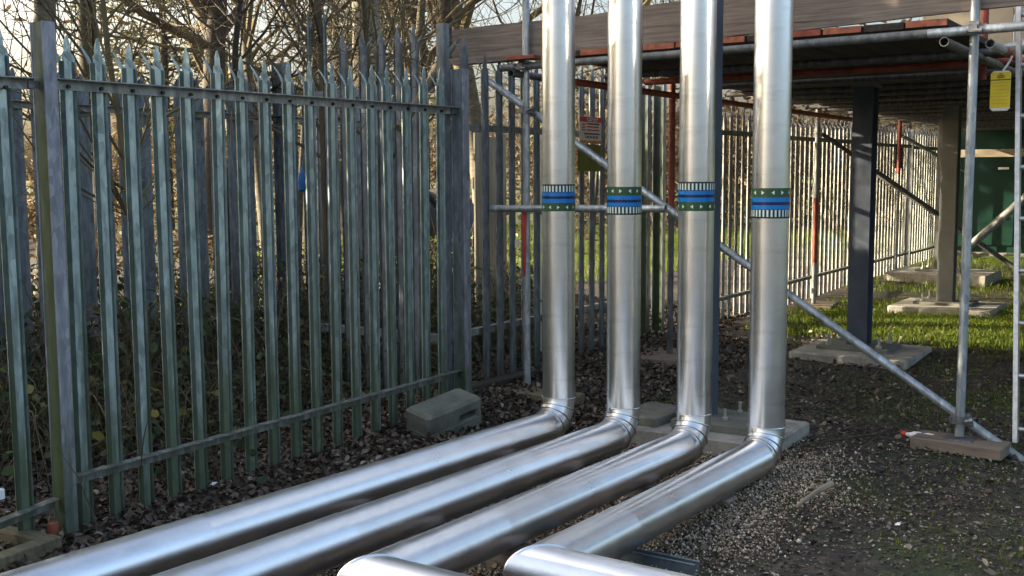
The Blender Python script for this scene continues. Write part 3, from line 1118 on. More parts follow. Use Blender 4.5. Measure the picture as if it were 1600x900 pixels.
bm1, bm2 = board_mesh(2.11), board_mesh(3.0)
hoop = MB().box((.004, -.004, .002), (BW - .010, 0, BT - .002)).mesh('end_band', 'red_tube')
hoop2 = MB().box((.004, -.004, .002), (BW - .010, 0, BT - .002)).mesh('end_band', 'brick')
hoop3 = MB().box((.004, -.004, .002), (BW - .010, 0, BT - .002)).mesh('end_band', 'orange_tube')
x = -3.80
kk = 0
while x < -1.4:
    zb_ = 2.256 + .018 * (x + 4) / 2.6 + random.uniform(-.002, .002)
    o = inst(bm1, 'deck_board', scf, (x, 6.15 + random.uniform(-.012, .012), zb_ + .006))
    if kk not in (0, 6, 9):
        inst((hoop3, hoop2, hoop, hoop3, hoop2)[kk % 5], 'end_band', o, WLOC[o.name])
    x += BW
    kk += 1
for s in range(4):
    x = -3.80
    while x < 3.0:
        inst(bm2, 'deck_board', scf, (x, 8.29 + s * 3.02, 2.252 + random.uniform(-.003, .003)))
        x += BW
# toe board with a wavy sawn edge, in two lengths
def toe(x0, x1, z0a, z0b, y, h, name='toe_board'):
    n = 14
    vs, fs = [], []
    for i in range(n + 1):
        u = i / n
        xx = x0 + (x1 - x0) * u
        zb0 = z0a + (z0b - z0a) * u + .004 * math.sin(7 * u + x0) + random.uniform(-.001, .001)
        zt0 = zb0 + h + .004 * math.sin(11 * u)
        for yy, zz in ((y, zb0), (y, zt0), (y + .036, zt0), (y + .036, zb0)):
            vs.append((xx, yy + .006 * math.sin(4 * u), zz))
    for i in range(n):
        for q in range(4):
            r_ = (q + 1) % 4
            fs.append((i * 4 + q, (i + 1) * 4 + q, (i + 1) * 4 + r_, i * 4 + r_))
    fs += [(0, 1, 2, 3), (n * 4 + 3, n * 4 + 2, n * 4 + 1, n * 4)]
    return part(MB().add(vs, fs), name, 'wood_x', scf)


toe(-4.62, -2.30, 2.266, 2.320, 6.185, .240)
toe(-2.297, -.35, 2.320, 2.372, 6.18, .240)
part(MB().bbox((-4.62, 6.2265, 2.272), (-3.9, 6.262, 2.507), .003), 'toe_board', 'wood_x', scf)
part(MB().bbox((-4.06, 6.02, 2.258), (-3.84, 6.10, 2.280), .003), 'packing_board', 'red_tube', scf)
# inner standards with red sections and braces between them
for xx, yy, red in ((-3.68, 7.75, (1.2, 2.2)), (-3.80, 11.6, (.55, 1.25)), (-3.78, 14.9, (1.5, 2.2))):
    g = gz(xx, yy)
    tube((xx, yy, g + .03), (xx, yy, 2.2), 'tube_dark' if yy < 9 else 'far_pale', 'standard', n=12)
    part(MB().tube([(xx, yy, red[0]), (xx, yy, red[1])], TR + .0015, 12), 'painted_length', 'red_tube', scf, True)
tube((-3.75, 11.6, 1.93), (-1.9, 13.2, .35), 'tube_dark', 'brace', n=12)
tube((-3.75, 14.9, 2.0), (-3.4, 17.5, 1.5), 'tube', 'brace', n=12)
pA_, pB_ = atY(1515, 385, 10.5), atY(1640, 275, 10.5)
tube(pA_, pB_, 'far_pale', 'brace', n=12, r=.035)
pA_, pB_ = atY(1330, 245, 13.0), atY(1640, 455, 13.0)
tube(pA_, pB_, 'tube_dark', 'brace', n=12)
pA_, pB_ = atY(1500, 240, 14.0), atY(1640, 238, 14.0)
part(MB().bbox((pA_.x, 13.98, pA_.z - .045), (2.0, 14.02, pA_.z + .045), .003), 'guard_board', 'hoard', scf)
# hoarding and prop that stand on the deck beyond the right pole
for k in range(5):
    part(MB().bbox((-2.0 + k * .62, 8.42, 2.30), (-2.0 + k * .62 + .612, 8.44, 3.6), .002), 'hoarding_panel', 'hoard', scf)
tube((-1.42, 7.6, 2.1), (-1.42, 7.6, 3.5), 'red_tube', 'guard_post', n=12)

# sole boards under the poles
mb = MB().bbox((-1.425, 6.03, .012), (-.955, 6.25, .072), .006, rz=-.07)
solo(mb, 'sole_board', 'wood_pale', 'brown timber sole board under the right scaffold pole', 'board', (-1.19, 6.14, .01))
mb = MB().bbox((-4.06, 5.88, gz(-3.8, 6.0) - .03), (-3.5, 6.10, gz(-3.8, 6.0) + .03), .006, rz=.05)
solo(mb, 'sole_board', 'wood_green', 'damp timber offcut at the foot of the left scaffold pole', 'board', (-3.8, 6.0, gz(-3.8, 6)))
for xx, yy, lab in ((-3.72, 7.72, 'pale flat board under the pole between second and third pipe'), (-3.80, 9.95, 'weathered board on the ground just left of the rightmost pipe'), (-3.78, 11.62, 'weathered board at the foot of the red painted far pole')):
    g = gz(xx, yy)
    solo(MB().bbox((xx - .18, yy - .28, g - .02), (xx + .2, yy + .28, g + .035), .006, rz=.15), 'sole_board', 'wood_pale', lab, 'board', (xx, yy, g))

# ------------------------------------------------------------------ tags and signs
t0 = atY(1563, 142, 6.62)
yt = thing('scaffold_tag', (t0.x, 6.62, t0.z - .11), 'yellow scaffold tag in a white holder hanging near the right pole', 'tag')


def oct_plate(mb, cx, cy, cz, w, h, t, c):
    pts = [(-w, -h + c), (-w + c, -h), (w - c, -h), (w, -h + c), (w, h - c), (w - c, h), (-w + c, h), (-w, h - c)]
    n = 8
    mb.add([(cx + a, cy, cz + b) for a, b in pts] + [(cx + a, cy + t, cz + b) for a, b in pts],
           [tuple(range(n)), tuple(range(2 * n - 1, n - 1, -1))] + [(i, n + i, n + (i + 1) % n, (i + 1) % n) for i in range(n)])
    return mb


part(oct_plate(MB(), t0.x, 6.62, t0.z, .052, .110, .004, .014), 'holder', 'white', yt)
card = part(oct_plate(MB(), t0.x, 6.617, t0.z + .004, .052, .098, .0025, .006), 'card', 'yellow', yt)
part(MB().box((t0.x - .052, 6.615, t0.z + .058), (t0.x + .052, 6.6165, t0.z + .063)), 'printed_rule', 'print', card)
for k, (w, zz) in enumerate(((.008, .090), (.018, .080), (.018, .072))):
    part(MB().box((t0.x - w, 6.6155, t0.z + zz), (t0.x + w, 6.6165, t0.z + zz + .005)), 'printed_line', 'print', card)
for k in range(7):
    part(MB().box((t0.x - .043, 6.6158, t0.z + .044 - k * .019), (t0.x + .040, 6.6165, t0.z + .0455 - k * .019)), 'printed_line', 'ochre', card)
part(MB().tube([(t0.x + .01, 6.622, t0.z + .11), (t0.x + .035, 6.63, t0.z + .15), (t0.x + .05, 6.64, t0.z + .19)], .006, 8), 'hook', 'white', yt)

sg = thing('warning_sign', (MX + .06, 7.45, 1.73), 'red and white printed notice with barcode on the dark fence panel', 'sign')
s0, s1 = atX(905, 181, MX + .06), atX(939, 225, MX + .06)
ya_, yb2, z0_, z1_ = s0.y, s1.y, s1.z, s0.z
xs = MX + .06
part(MB().bbox((xs, ya_, z0_), (xs + .004, yb2, z1_), .001), 'plate', 'paper', sg)
hz = z1_ - z0_
hw = yb2 - ya_
part(MB().box((xs + .0042, ya_, z1_ - .2 * hz), (xs + .0055, yb2, z1_ - .002)), 'red_header', 'red', sg)
part(MB().box((xs + .0042, ya_, z0_ + .002), (xs + .0055, yb2, z0_ + .11 * hz)), 'ochre_footer', 'ochre', sg)
for u0, u1, v in ((.3, .6, .92), (.62, .85, .92), (.35, .55, .85), (.6, .8, .85)):
    part(MB().box((xs + .0056, ya_ + hw * u0, z0_ + hz * v - .004), (xs + .0062, ya_ + hw * u1, z0_ + hz * v + .004)), 'printed_word', 'paper', sg)
for u0, u1, v, m_ in ((.1, .25, .7, 'red'), (.32, .9, .73, 'print'), (.1, .25, .6, 'red'), (.32, .85, .62, 'red'), (.1, .25, .5, 'red'), (.32, .88, .50, 'red'), (.2, .9, .36, 'print')):
    part(MB().box((xs + .0042, ya_ + hw * u0, z0_ + hz * v - .005), (xs + .0055, ya_ + hw * u1, z0_ + hz * v + .005)), 'printed_line', m_, sg)
for k in range(9):
    u = .25 + .07 * k
    part(MB().box((xs + .0042, ya_ + hw * u, z0_ + hz * .19), (xs + .0055, ya_ + hw * (u + .025 + .02 * (k % 2)), z0_ + hz * .28)), 'barcode_bar', 'print', sg)
mb = MB().bbox((xs - .01, ya_ - .01, z0_ - .215), (xs - .006, yb2 + .01, z0_ - .008), .001)
solo(mb, 'sign_plate', 'olive', 'dull olive blank plate hung below the red and white notice', 'sign', (xs, ya_, z0_ - .2))
p = atX(1404, 246, FX + .06)
sg2 = thing('small_green_sign', (FX + .06, p.y, p.z - .15), 'small dark green sign fixed to the far sunlit fence', 'sign')
part(MB().bbox((FX + .06, p.y - .18, p.z - .15), (FX + .064, p.y + .18, p.z + .15), .001), 'plate', 'green', sg2)
for zz in (.08, .02, -.05):
    part(MB().box((FX + .0642, p.y - .12, p.z + zz), (FX + .0655, p.y + .12, p.z + zz + .018)), 'printed_line', 'band_white', sg2)
p = atY(808, 381, SY - .03)
solo(MB().bbox((p.x - .018, SY - .03, p.z - .025), (p.x + .018, SY - .027, p.z + .025), .0005), 'paper_tag', 'paper', 'tiny cream paper tag left of the left scaffold pole', 'tag', (p.x, SY, p.z))
# red tape hanging on the left pole
pa, pb = atY(820, 333, SY - .032), atY(819, 432, SY - .032)
vs, fs = [], []
for k in range(9):
    u = k / 8
    c = pa + (pb - pa) * u
    w = .016 * (1 - .6 * u)
    vs += [(c.x - w, c.y - .003 - .004 * math.sin(5 * u), c.z), (c.x + w, c.y - .002, c.z)]
for k in range(8):
    fs.append((2 * k, 2 * k + 1, 2 * k + 3, 2 * k + 2))
mb = MB().add(vs, fs)
mb.add([(x_, y_ + .0015, z_) for x_, y_, z_ in vs], [tuple(reversed(q)) for q in fs])
solo(mb, 'barrier_tape', 'red', 'strip of red tape tied to the left scaffold pole', 'tape', tuple(pb))

# ------------------------------------------------------------------ ladder
lad = thing('ladder', (-.95, 6.50, gz(-.95, 6.5)), 'aluminium ladder cut off by the right edge, leaning on the deck', 'ladder')
lb = atZ(1587, 690, 0.04)
lt = atY(1593, -20, lb.y + .45)
ltop = lb + (lt - lb) * 1.25
for k in range(2):
    off = Vector((.40 * k, 0, 0))
    mb = MB()
    a, b_ = lb + off, ltop + off
    vs = [(a.x - .012, a.y - .03, a.z), (a.x + .012, a.y - .03, a.z), (a.x + .012, a.y + .03, a.z), (a.x - .012, a.y + .03, a.z)]
    vs += [(b_.x - .012, b_.y - .03, b_.z), (b_.x + .012, b_.y - .03, b_.z), (b_.x + .012, b_.y + .03, b_.z), (b_.x - .012, b_.y + .03, b_.z)]
    mb.add(vs, [(0, 3, 2, 1), (4, 5, 6, 7), (0, 1, 5, 4), (1, 2, 6, 5), (2, 3, 7, 6), (3, 0, 4, 7)])
    part(mb, 'stile', 'alum', lad)
for k in range(11):
    u = (.07 + .29 * k) / (ltop - lb).length
    a = lb + (ltop - lb) * u
    part(MB().tube([a + Vector((.01, 0, 0)), a + Vector((.39, 0, 0))], .014, 10), 'rung', 'alum', lad, True)

# ------------------------------------------------------------------ green container
gc = atZ(1497, 398, .19)
cx0, cy0, cz0 = gc.x - .15, 19.2, gz(-3, 19) + .05
ct = thing('green_container', (cx0 + 1.5, cy0, cz0), 'dark green steel container at the far right under the deck', 'container')
part(MB().bbox((cx0, cy0, cz0), (cx0 + 3.4, cy0 + 2.4, cz0 + 2.45), .03), 'body', 'green', ct)
for k in range(3):
    a = cx0 + .12 + k * .78
    d_ = part(MB().bbox((a, cy0 - .03, cz0 + .12), (a + .76, cy0 - .001, cz0 + 2.3), .008), 'door', 'green', ct)
    for zz in (.55, 1.35):
        part(MB().bbox((a + .5, cy0 - .055, cz0 + zz), (a + .66, cy0 - .031, cz0 + zz + .035), .004), 'handle', 'white', d_)
part(MB().bbox((cx0 - .1, cy0 - .1, cz0 - .25), (cx0 + 3.6, cy0 + 2.5, cz0 - .001), .02), 'plinth', 'concrete_dark', ct)

# ------------------------------------------------------------------ loose things on the ground
# hollow concrete block, tilted
blk = thing('concrete_block', (-3.72, 4.93, gz(-3.72, 4.93)), 'hollow concrete block lying tilted by the fence end post', 'block')
mb = MB()
L, W, Hh = .42, .21, .17
vs = []
def blockring(y):
    o = [(-W / 2, y, 0), (W / 2, y, 0), (W / 2, y, Hh), (-W / 2, y, Hh)]
    return o
mb.bbox((-L / 2, -W / 2, 0), (L / 2, W / 2, .040), .01)
part_v = []
mb2 = MB()
mb2.bbox((-L / 2, -W / 2, 0), (L / 2, W / 2, .062), .012)
mb2.bbox((-L / 2, -W / 2, Hh - .062), (L / 2, W / 2, Hh), .016)
mb2.bbox((-L / 2 + .002, -W / 2 + .002, .055), (-L / 2 + .25, W / 2 - .002, Hh - .05), .012)
mb2.bbox((L / 2 - .045, -W / 2 + .002, .055), (L / 2 - .002, W / 2 - .002, Hh - .05), .012)
mb2.box((-L / 2 + .20, W / 2 - .03, .04), (L / 2, W / 2 - .003, Hh - .04))
rot = Matrix.Rotation(math.radians(78), 4, 'Z') @ Matrix.Rotation(math.radians(-9), 4, 'Y') @ Matrix.Rotation(math.radians(9), 4, 'X')
ctr = Vector((-3.79, 4.96, gz(-3.74, 4.92) + .01))
mb2.v = [tuple(ctr + rot @ Vector(q)) for q in mb2.v]
part(mb2, 'block_body', 'concrete_dark', blk)

# frame of timber offcuts at bottom left
wf = thing('timber_frame', (-3.95, 2.42, gz(-3.95, 2.4)), 'short square timber offcuts joined in a corner at bottom left', 'timber')
g0 = gz(-3.9, 2.4)
for a, b_, rz in (((-3.93, 2.12, g0 - .01), (-3.86, 2.52, g0 + .07), .12), ((-4.20, 2.455, g0 - .01), (-3.945, 2.525, g0 + .068), .12)):
    part(MB().bbox(a, b_, .005, rz=rz, piv=(-3.9, 2.5)), 'beam', 'wood_green', wf)
p = atX(3, 772, FX + .1)
solo(MB().bbox((p.x - .02, p.y - .03, p.z - .02), (p.x + .005, p.y + .012, p.z + .02), .004), 'white_cap', 'white', 'small white plastic cap at the extreme left edge above the timber', 'cap', tuple(p))
# white litter scraps
for px, py, s, lab in ((332, 754, .02, 'small white plastic scrap on the leaves under the fence'), (686, 662, .022, 'pale crumpled scrap in front of the concrete block'), (1403, 815, .012, 'tiny white fleck on the mud at lower right')):
    p = atZ(px, py, .03)
    g = gz(p.x, p.y) + .01
    vs = [(p.x - s, p.y - s * .7, g), (p.x + s, p.y - s, g + s * .5), (p.x + s * .8, p.y + s, g + s), (p.x - s, p.y + s * .8, g + s * .4), (p.x, p.y, g + s * 1.1)]
    mb = MB().add(vs, [(0, 1, 4), (1, 2, 4), (2, 3, 4), (3, 0, 4), (3, 2, 1, 0)])
    solo(mb, 'litter_scrap', 'white', lab, 'litter', tuple(p))
# drinks bottle behind the right sole board
p = atZ(1450, 684, .06)
bt = thing('drinks_bottle', tuple(p), 'clear crushed drinks bottle with a red cap behind the right sole board', 'bottle')
p = p + Vector((0, .04, 0))
g = gz(p.x, p.y) + .035
prof = [(.07, .012), (.08, .024), (.11, .026), (.14, .020), (.16, .025), (.19, .022), (.215, .012), (.235, .011)]
dirv = Vector((-.95, .15, 0)).normalized()
part(MB().tube([p + dirv * (a - .1) + Vector((0, 0, g - p.z)) for a, r_ in prof], [r_ for a, r_ in prof], 14), 'bottle_body', 'white', bt, True)
part(MB().tube([p + dirv * (.132) + Vector((0, 0, g - p.z)), p + dirv * (.155) + Vector((0, 0, g - p.z))], .018, 12), 'cap', 'red', bt, True)
# stick on the gravel edge
a, b_ = atZ(1245, 796, .06), atZ(1299, 761, .06)
a.z, b_.z = gz(a.x, a.y) + .035, gz(b_.x, b_.y) + .035
a.z += .012
b_.z += .012
mb = MB().tube([a, a + (b_ - a) * .5 + Vector((0, 0, .008)), b_], [.007, .012, .015], 8)
mb.tube([a + (b_ - a) * .5, a + (b_ - a) * .42 + Vector((.02, -.02, .005))], [.005, .003], 6)
solo(mb, 'dry_stick', 'wood_stick', 'forked pale dry stick lying at the edge of the gravel', 'stick', tuple(a))
for (px0, py0, px1, py1, lab) in ((738, 648, 845, 612, 'thin dark stick beside the hollow block pointing at the left pole'), (1240, 690, 1420, 668, 'long thin twig on the mud left of the sole board'), (1400, 650, 1340, 700, 'short twig lying on mud in front of the concrete pad')):
    a, b_ = atZ(px0, py0, .06), atZ(px1, py1, .06)
    a.z, b_.z = gz(a.x, a.y) + .02, gz(b_.x, b_.y) + .02
    m_ = (a + b_) / 2 + Vector((.02, .02, .012))
    solo(MB().tube([a, m_, b_], [.004, .006, .003], 6), 'dry_twig', 'bark_dark', lab, 'twig', tuple(a))

# things beyond the fence
p0, p1 = atX(843, 208, -4.6), atX(843, 470, -4.6)
pp = thing('bent_white_pipe', (p0.x, p0.y, p1.z), 'thin cream pipe with bent top just left of the leftmost upright pipe', 'pipe')
path = [Vector((p0.x, p0.y, gz(-4.6, p0.y))), Vector((p0.x, p0.y, p0.z - .06)), Vector((p0.x, p0.y + .015, p0.z - .02)), Vector((p0.x, p0.y + .05, p0.z)), Vector((p0.x, p0.y + .12, p0.z + .005))]
part(MB().tube(path, .016, 12), 'pipe_body', 'cream', pp, True)
for zz in (.5, 1.2):
    part(MB().box((p0.x - .02, p0.y - .02, zz), (p0.x + .02, p0.y + .02, zz + .02)), 'clip', 'coupler', pp)
p0, p1 = atX(742, 207, -5.4), atX(792, 312, -5.4)
pl = thing('plywood_board', (-5.4, p0.y, p1.z), 'grey weathered wooden board standing behind the dark fence panel', 'board')
n = 3
for k in range(n):
    ya_, yb2 = p0.y + (p1.y - p0.y) * k / n, p0.y + (p1.y - p0.y) * (k + 1) / n
    part(MB().bbox((-5.42, ya_ + .003, gz(-5.4, p0.y)), (-5.4, yb2 - .003, p0.z - .03 * (k == 1)), .003), 'plank', 'ply', pl)
part(MB().bbox((-5.445, p0.y, p1.z + .1), (-5.421, p1.y, p1.z + .2), .003), 'batten', 'ply', pl)
# dark covered heap
hp = atZ(655, 470, .25)
nu, nv = 22, 10
vs, fs = [], []
for j in range(nv + 1):
    for i in range(nu):
        a = 2 * math.pi * i / nu
        b_ = math.pi / 2 * j / nv
        w = 1 + .18 * math.sin(3 * a + 1) + .12 * math.sin(5 * a + 4 * b_) + .08 * math.sin(9 * a - 3 * b_)
        vs.append((-7.6 + .75 * math.cos(a) * math.cos(b_) ** .6 * w, 9.6 + .55 * math.sin(a) * math.cos(b_) ** .6 * w, gz(-7.6, 9.6) - .05 + 1.05 * math.sin(b_) ** .8 * (1 + .1 * math.sin(4 * a))))
for j in range(nv):
    for i in range(nu):
        k = (i + 1) % nu
        fs.append((j * nu + i, j * nu + k, (j + 1) * nu + k, (j + 1) * nu + i))
solo(MB().add(vs, fs), 'covered_heap', 'black', 'dark lumpy covered heap behind the fence near its end post', 'heap', (-7.6, 9.6, gz(-7.6, 9.6)), smooth=True)
p = atX(472, 283, -5.6)
mb = MB()
for k in range(5):
    pass
prof = [(-.075, .012), (-.065, .028), (-.01, .032), (.04, .030), (.07, .018), (.085, .006)]
mb.tube([p + Vector((0, 0, a)) for a, r_ in prof], [r_ for a, r_ in prof], 14)
mb.tube([p + Vector((0, 0, .08)), p + Vector((.01, .01, .16)), p + Vector((.03, .02, .22))], .004, 6)
solo(mb, 'blue_bag', 'blue', 'small blue plastic bag caught on a twig behind the fence', 'bag', tuple(p), smooth=True)


# ------------------------------------------------------------------ trees
class TreeMaker:
    def __init__(self, seed):
        self.r = random.Random(seed)
        self.trunk, self.crown, self.tips = MB(), MB(), []

    def rv(self, s):
        return Vector((self.r.gauss(0, s), self.r.gauss(0, s), self.r.gauss(0, s)))

    def branch(self, p, d, r, L, lvl, maxl, kids, up):
        n = 5 if lvl == 0 else (4 if lvl < 3 else 3)
        pts, rs = [p.copy()], [r]
        q, dd = p.copy(), d.normalized()
        seg = 7 if lvl == 0 else 4
        for i in range(seg):
            dd = (dd + self.rv(.05 if lvl == 0 else .17) + Vector((0, 0, up if lvl else 0))).normalized()
            q = q + dd * (L / seg)
            pts.append(q.copy())
            rs.append(r * (1 - (.55 if lvl == 0 else .75) * (i + 1) / seg))
        sides = 14 if lvl == 0 else (7 if lvl == 1 else (4 if lvl == 2 else 3))
        (self.trunk if lvl == 0 else self.crown).tube(pts, rs, sides, cap=False)
        self.tips.append(pts[-1])
        if lvl >= maxl:
            self.tips += pts[1:]
            return
        k = kids[lvl]
        for j in range(k):
            u = self.r.uniform(.3 if lvl == 0 else .12, 1)
            f = u * seg
            i = min(seg - 1, int(f))
            b = pts[i].lerp(pts[i + 1], f - i)
            a = self.r.uniform(0, 2 * math.pi)
            ax = (pts[i + 1] - pts[i]).normalized()
            s = ax.orthogonal().normalized()
            s.rotate(Matrix.Rotation(a, 3, ax))
            spread = self.r.uniform(.5, 1.25)
            nd = ax * math.cos(spread) + s * math.sin(spread)
            rr = rs[i] * self.r.uniform(.3, .55) if lvl == 0 else rs[i] * self.r.uniform(.45, .7)
            self.branch(b, nd, max(rr, .0035), L * self.r.uniform(.28, .5) * (1 if lvl == 0 else 1.25), lvl + 1, maxl, kids, up)


def make_tree(seed, h, r, kids, up=.03, maxl=3):
    t = TreeMaker(seed)
    t.branch(Vector((0, 0, -.15)), Vector((t.r.uniform(-.05, .05), t.r.uniform(-.05, .05), 1)), r, h, 0, maxl, kids, up)
    return t.trunk.mesh('trunk', 'bark', True), t.crown.mesh('crown', 'twig'), t.tips


T1 = make_tree(3, 9.0, .18, (20, 6, 4))
T2 = make_tree(5, 8.0, .11, (20, 6, 4), .05)
T3 = make_tree(8, 7.0, .07, (16, 6, 4), .08)
T4 = make_tree(13, 4.2, .035, (18, 6, 4), .10)


def bare_tree(T, loc, label, rz=0, s=1.0, bark=None, twig=None):
    r = thing('bare_tree', loc, label, 'tree', 'bare winter trees')
    r.rotation_euler = (0, 0, rz)
    r.scale = (s, s, s)
    for nm, me, mm in (('trunk', T[0], bark), ('crown', T[1], twig)):
        o = bpy.data.objects.new(nm, me)
        COL.objects.link(o)
        o.parent = r
        if mm:
            o.material_slots[0].link = 'OBJECT'
            o.material_slots[0].material = MT[mm]
    return r


def tloc(px, X=None, Y=None):
    p = atX(px, 290, X) if X is not None else atY(px, 290, Y)
    return (p.x, p.y, gz(p.x, p.y))


bare_tree(T1, tloc(596, X=-7.2), 'thick grey barked tree trunk rising behind the fence, left of its end post', .4, 1.0, 'bark_pale')
bare_tree(T2, tloc(56, X=-8.6), 'straight pale trunk behind the green fence post at left', 2.0, 1.0, 'bark_pale')
bare_tree(T2, tloc(150, X=-11.0), 'dark trunk behind the second pale from the green post', 1.0, 1.15, 'bark_dark')
bare_tree(T1, tloc(655, X=-13.0), 'dark trunk rising above the left end of the toe board', 3.3, 1.0, 'bark_dark')
tl = [(330, -12, T1, 'tangled bare tree far behind the middle of the fence'),
      (420, -8.3, T3, 'slender bare tree behind the eighth fence pale'), (480, -12.5, T2, 'bare tree with a long low limb behind the fence middle'),
      (620, -9.5, T3, 'slender tree just right of the thick trunk'), (705, -9.5, T2, 'bare tree behind the left tip of the toe board'),
      (760, -11, T1, 'bare tree behind the left scaffold pole'), (880, -10, T2, 'bare tree seen above the toe board between first and second pipe'),
      (960, -12, T1, 'bare tree hidden behind the second pipe'), (-60, -13, T2, 'bare tree with a few branches entering at the top left corner'),
      (380, -18, T1, 'distant bare tree against the bright sky at upper middle'),
      (540, -17, T2, 'distant bare tree beyond the thick trunk'), (1020, -13, T2, 'bare tree behind the deck between second and third pipe')]
for i, (px, X, T, lab) in enumerate(tl):
    bare_tree(T, tloc(px, X=X), lab, i * 1.7, .85 + .3 * random.random(), None if i % 2 else 'bark_dark', ('twig', 'twig_olive')[i % 2])

# saplings and scrub close behind the fence
sl = [(235, -5.2), (345, -6.8), (505, -5.6), (610, -5.3), (455, -7.3), (160, -7.2), (690, -6.8), (300, -9), (560, -9), (790, -7), (920, -7.5), (660, -8.4), (820, -9)]
sl = [q for q in sl if abs((tloc(q[0], X=q[1])[0] + 2.5) * SUN_AZ[1] - (tloc(q[0], X=q[1])[1] - 10.9) * SUN_AZ[0]) > 1.5]
for i, (px, X) in enumerate(sl):
    r = thing('sapling', tloc(px, X=X), 'thin bare sapling tangled among others behind the fence', 'sapling', 'bare saplings behind the fence')
    r.rotation_euler = (0, 0, i * 2.2)
    s = .75 + .35 * random.random()
    r.scale = (s, s, s)
    for nm, me in (('trunk', T4[0]), ('crown', T4[1])):
        o = bpy.data.objects.new(nm, me)
        COL.objects.link(o)
        o.parent = r
        o.material_slots[0].link = 'OBJECT'
        o.material_slots[0].material = MT[('twig_olive', 'bark_dark', 'twig')[i % 3]]

# mossy broken branch leaning on the top rail
a, b_ = atX(648, 165, FX - .12), atX(692, 98, FX - .16)
solo(MB().tube([a + (a - b_) * .5, a, (a + b_) / 2 + Vector((0, .01, .01)), b_, b_ + (b_ - a) * .6], [.03, .028, .024, .020, .012], 9), 'broken_branch', 'bark', 'mossy broken branch leaning on the fence top beside its end post', 'branch', tuple(a), smooth=True)


# evergreen pine behind the dark trunk
def pine(loc, h, rad, n, m, label, cat='tree', name='pine_tree', base=.15, size=.16, trunk_r=.14, group=None, seed=1, pw=.8):
    r_ = np.random.default_rng(seed)
    r = thing(name, loc, label, cat, group)
    L = Vector(loc)
    part(MB().tube([L + Vector((0, 0, -.1)), L + Vector((.05, 0, h * .5)), L + Vector((0, .03, h))], [trunk_r, trunk_r * .6, .02], 10), 'trunk', 'bark_dark', r, True)
    nb = max(20, n // 90)
    P = []
    lim = MB()
    for k in range(nb):
        u = r_.uniform(base, 1)
        a = r_.uniform(0, 2 * math.pi)
        R_ = rad * (1 - (u - base) / (1 - base)) ** pw * r_.uniform(.65, 1.1) + .1
        z = u * h
        tip = Vector((math.cos(a) * R_, math.sin(a) * R_, z + R_ * r_.uniform(-.15, .25)))
        st = Vector((0, 0, z))
        lim.tube([L + st, L + st.lerp(tip, .5) + Vector((0, 0, .05)), L + tip], [.03, .02, .006], 4, cap=False)
        m_ = int(n / nb)
        t = r_.uniform(.25, 1.05, m_) ** .7
        q = np.array(st)[None] * (1 - t[:, None]) + np.array(tip)[None] * t[:, None]
        q += r_.normal(0, .11 * rad, (m_, 3)) * np.array([1, 1, .55])
        P.append(q)
    tag(part(lim, 'limbs', 'bark_dark', r), kind='stuff')
    P = np.concatenate(P)
    me = leaf_cloud(P, size, 0.0, 'crown', m, .5, .55)
    o = bpy.data.objects.new('crown', me)
    COL.objects.link(o)
    o.parent = r
    return r


pine(tloc(262, X=-22), 9.5, 2.6, 5200, 'pine', 'bushy olive pine above the fence right of the dark trunk', base=.25, size=.22, seed=3)
pine(tloc(600, X=-19), 8, 2.8, 5200, 'pine', 'bushy olive pine far behind the thick trunk', base=.2, size=.24, seed=4)
# evergreens added out of view at left to keep the foreground in shade
for k, (xx, yy, hh, rr) in enumerate(((-10.6, -5.5, 8.5, 2.3), (-10.2, -3.0, 9, 2.3), (-10.8, -.7, 8.5, 2.2), (-10.3, 1.4, 9, 2.0), (-10.9, 3.3, 8, 1.7), (-12.8, 2.2, 9, 2.2), (-12.6, -2.0, 9, 2.2))):
    pine((xx, yy, gz(xx, yy)), hh, rr, 7000, 'conifer', 'dense dark conifer added out of view at left to shade the foreground', name='conifer', base=.02, size=.3, group='unseen shading conifers at left', seed=20 + k, pw=.55)

# brambles behind the near fence
def bramble_mesh(seed):
    rr = random.Random(seed)
    st = MB()
    P = []
    for k in range(46):
        a = rr.uniform(0, 2 * math.pi)
        L = rr.uniform(.4, 1.1)
        hgt = rr.uniform(.2, .75)
        x0, y0 = rr.gauss(0, .28), rr.gauss(0, .28)
        pts = []
        for i in range(7):
            u = i / 6
            pts.append((x0 + math.cos(a) * L * u + rr.gauss(0, .015), y0 + math.sin(a) * L * u + rr.gauss(0, .015), max(-.02, hgt * 4 * u * (1 - u) * (.7 + .3 * u) + (1 - u) * .02)))
            if i > 0:
                for q in range(2):
                    P.append((pts[-1][0] + rr.gauss(0, .05), pts[-1][1] + rr.gauss(0, .05), max(.02, pts[-1][2] + rr.gauss(0, .04))))
        st.tube(pts, [.004] * 5 + [.003, .0015], 3, cap=False)
    for k in range(30):
        a = rr.uniform(0, 2 * math.pi)
        x0, y0 = rr.gauss(0, .4), rr.gauss(0, .4)
        q = Vector((rr.gauss(0, .25), rr.gauss(0, .25), rr.uniform(.4, 1.0)))
        st.tube([(x0, y0, -.05), (x0 + q.x * .5, y0 + q.y * .5, q.z * .6), (x0 + q.x, y0 + q.y, q.z)], [.004, .003, .001], 3, cap=False)
    return st.mesh('stems', 'twig'), leaf_cloud(np.array(P), .055, .45, 'leaves', 'bramble', 1, 1.5)


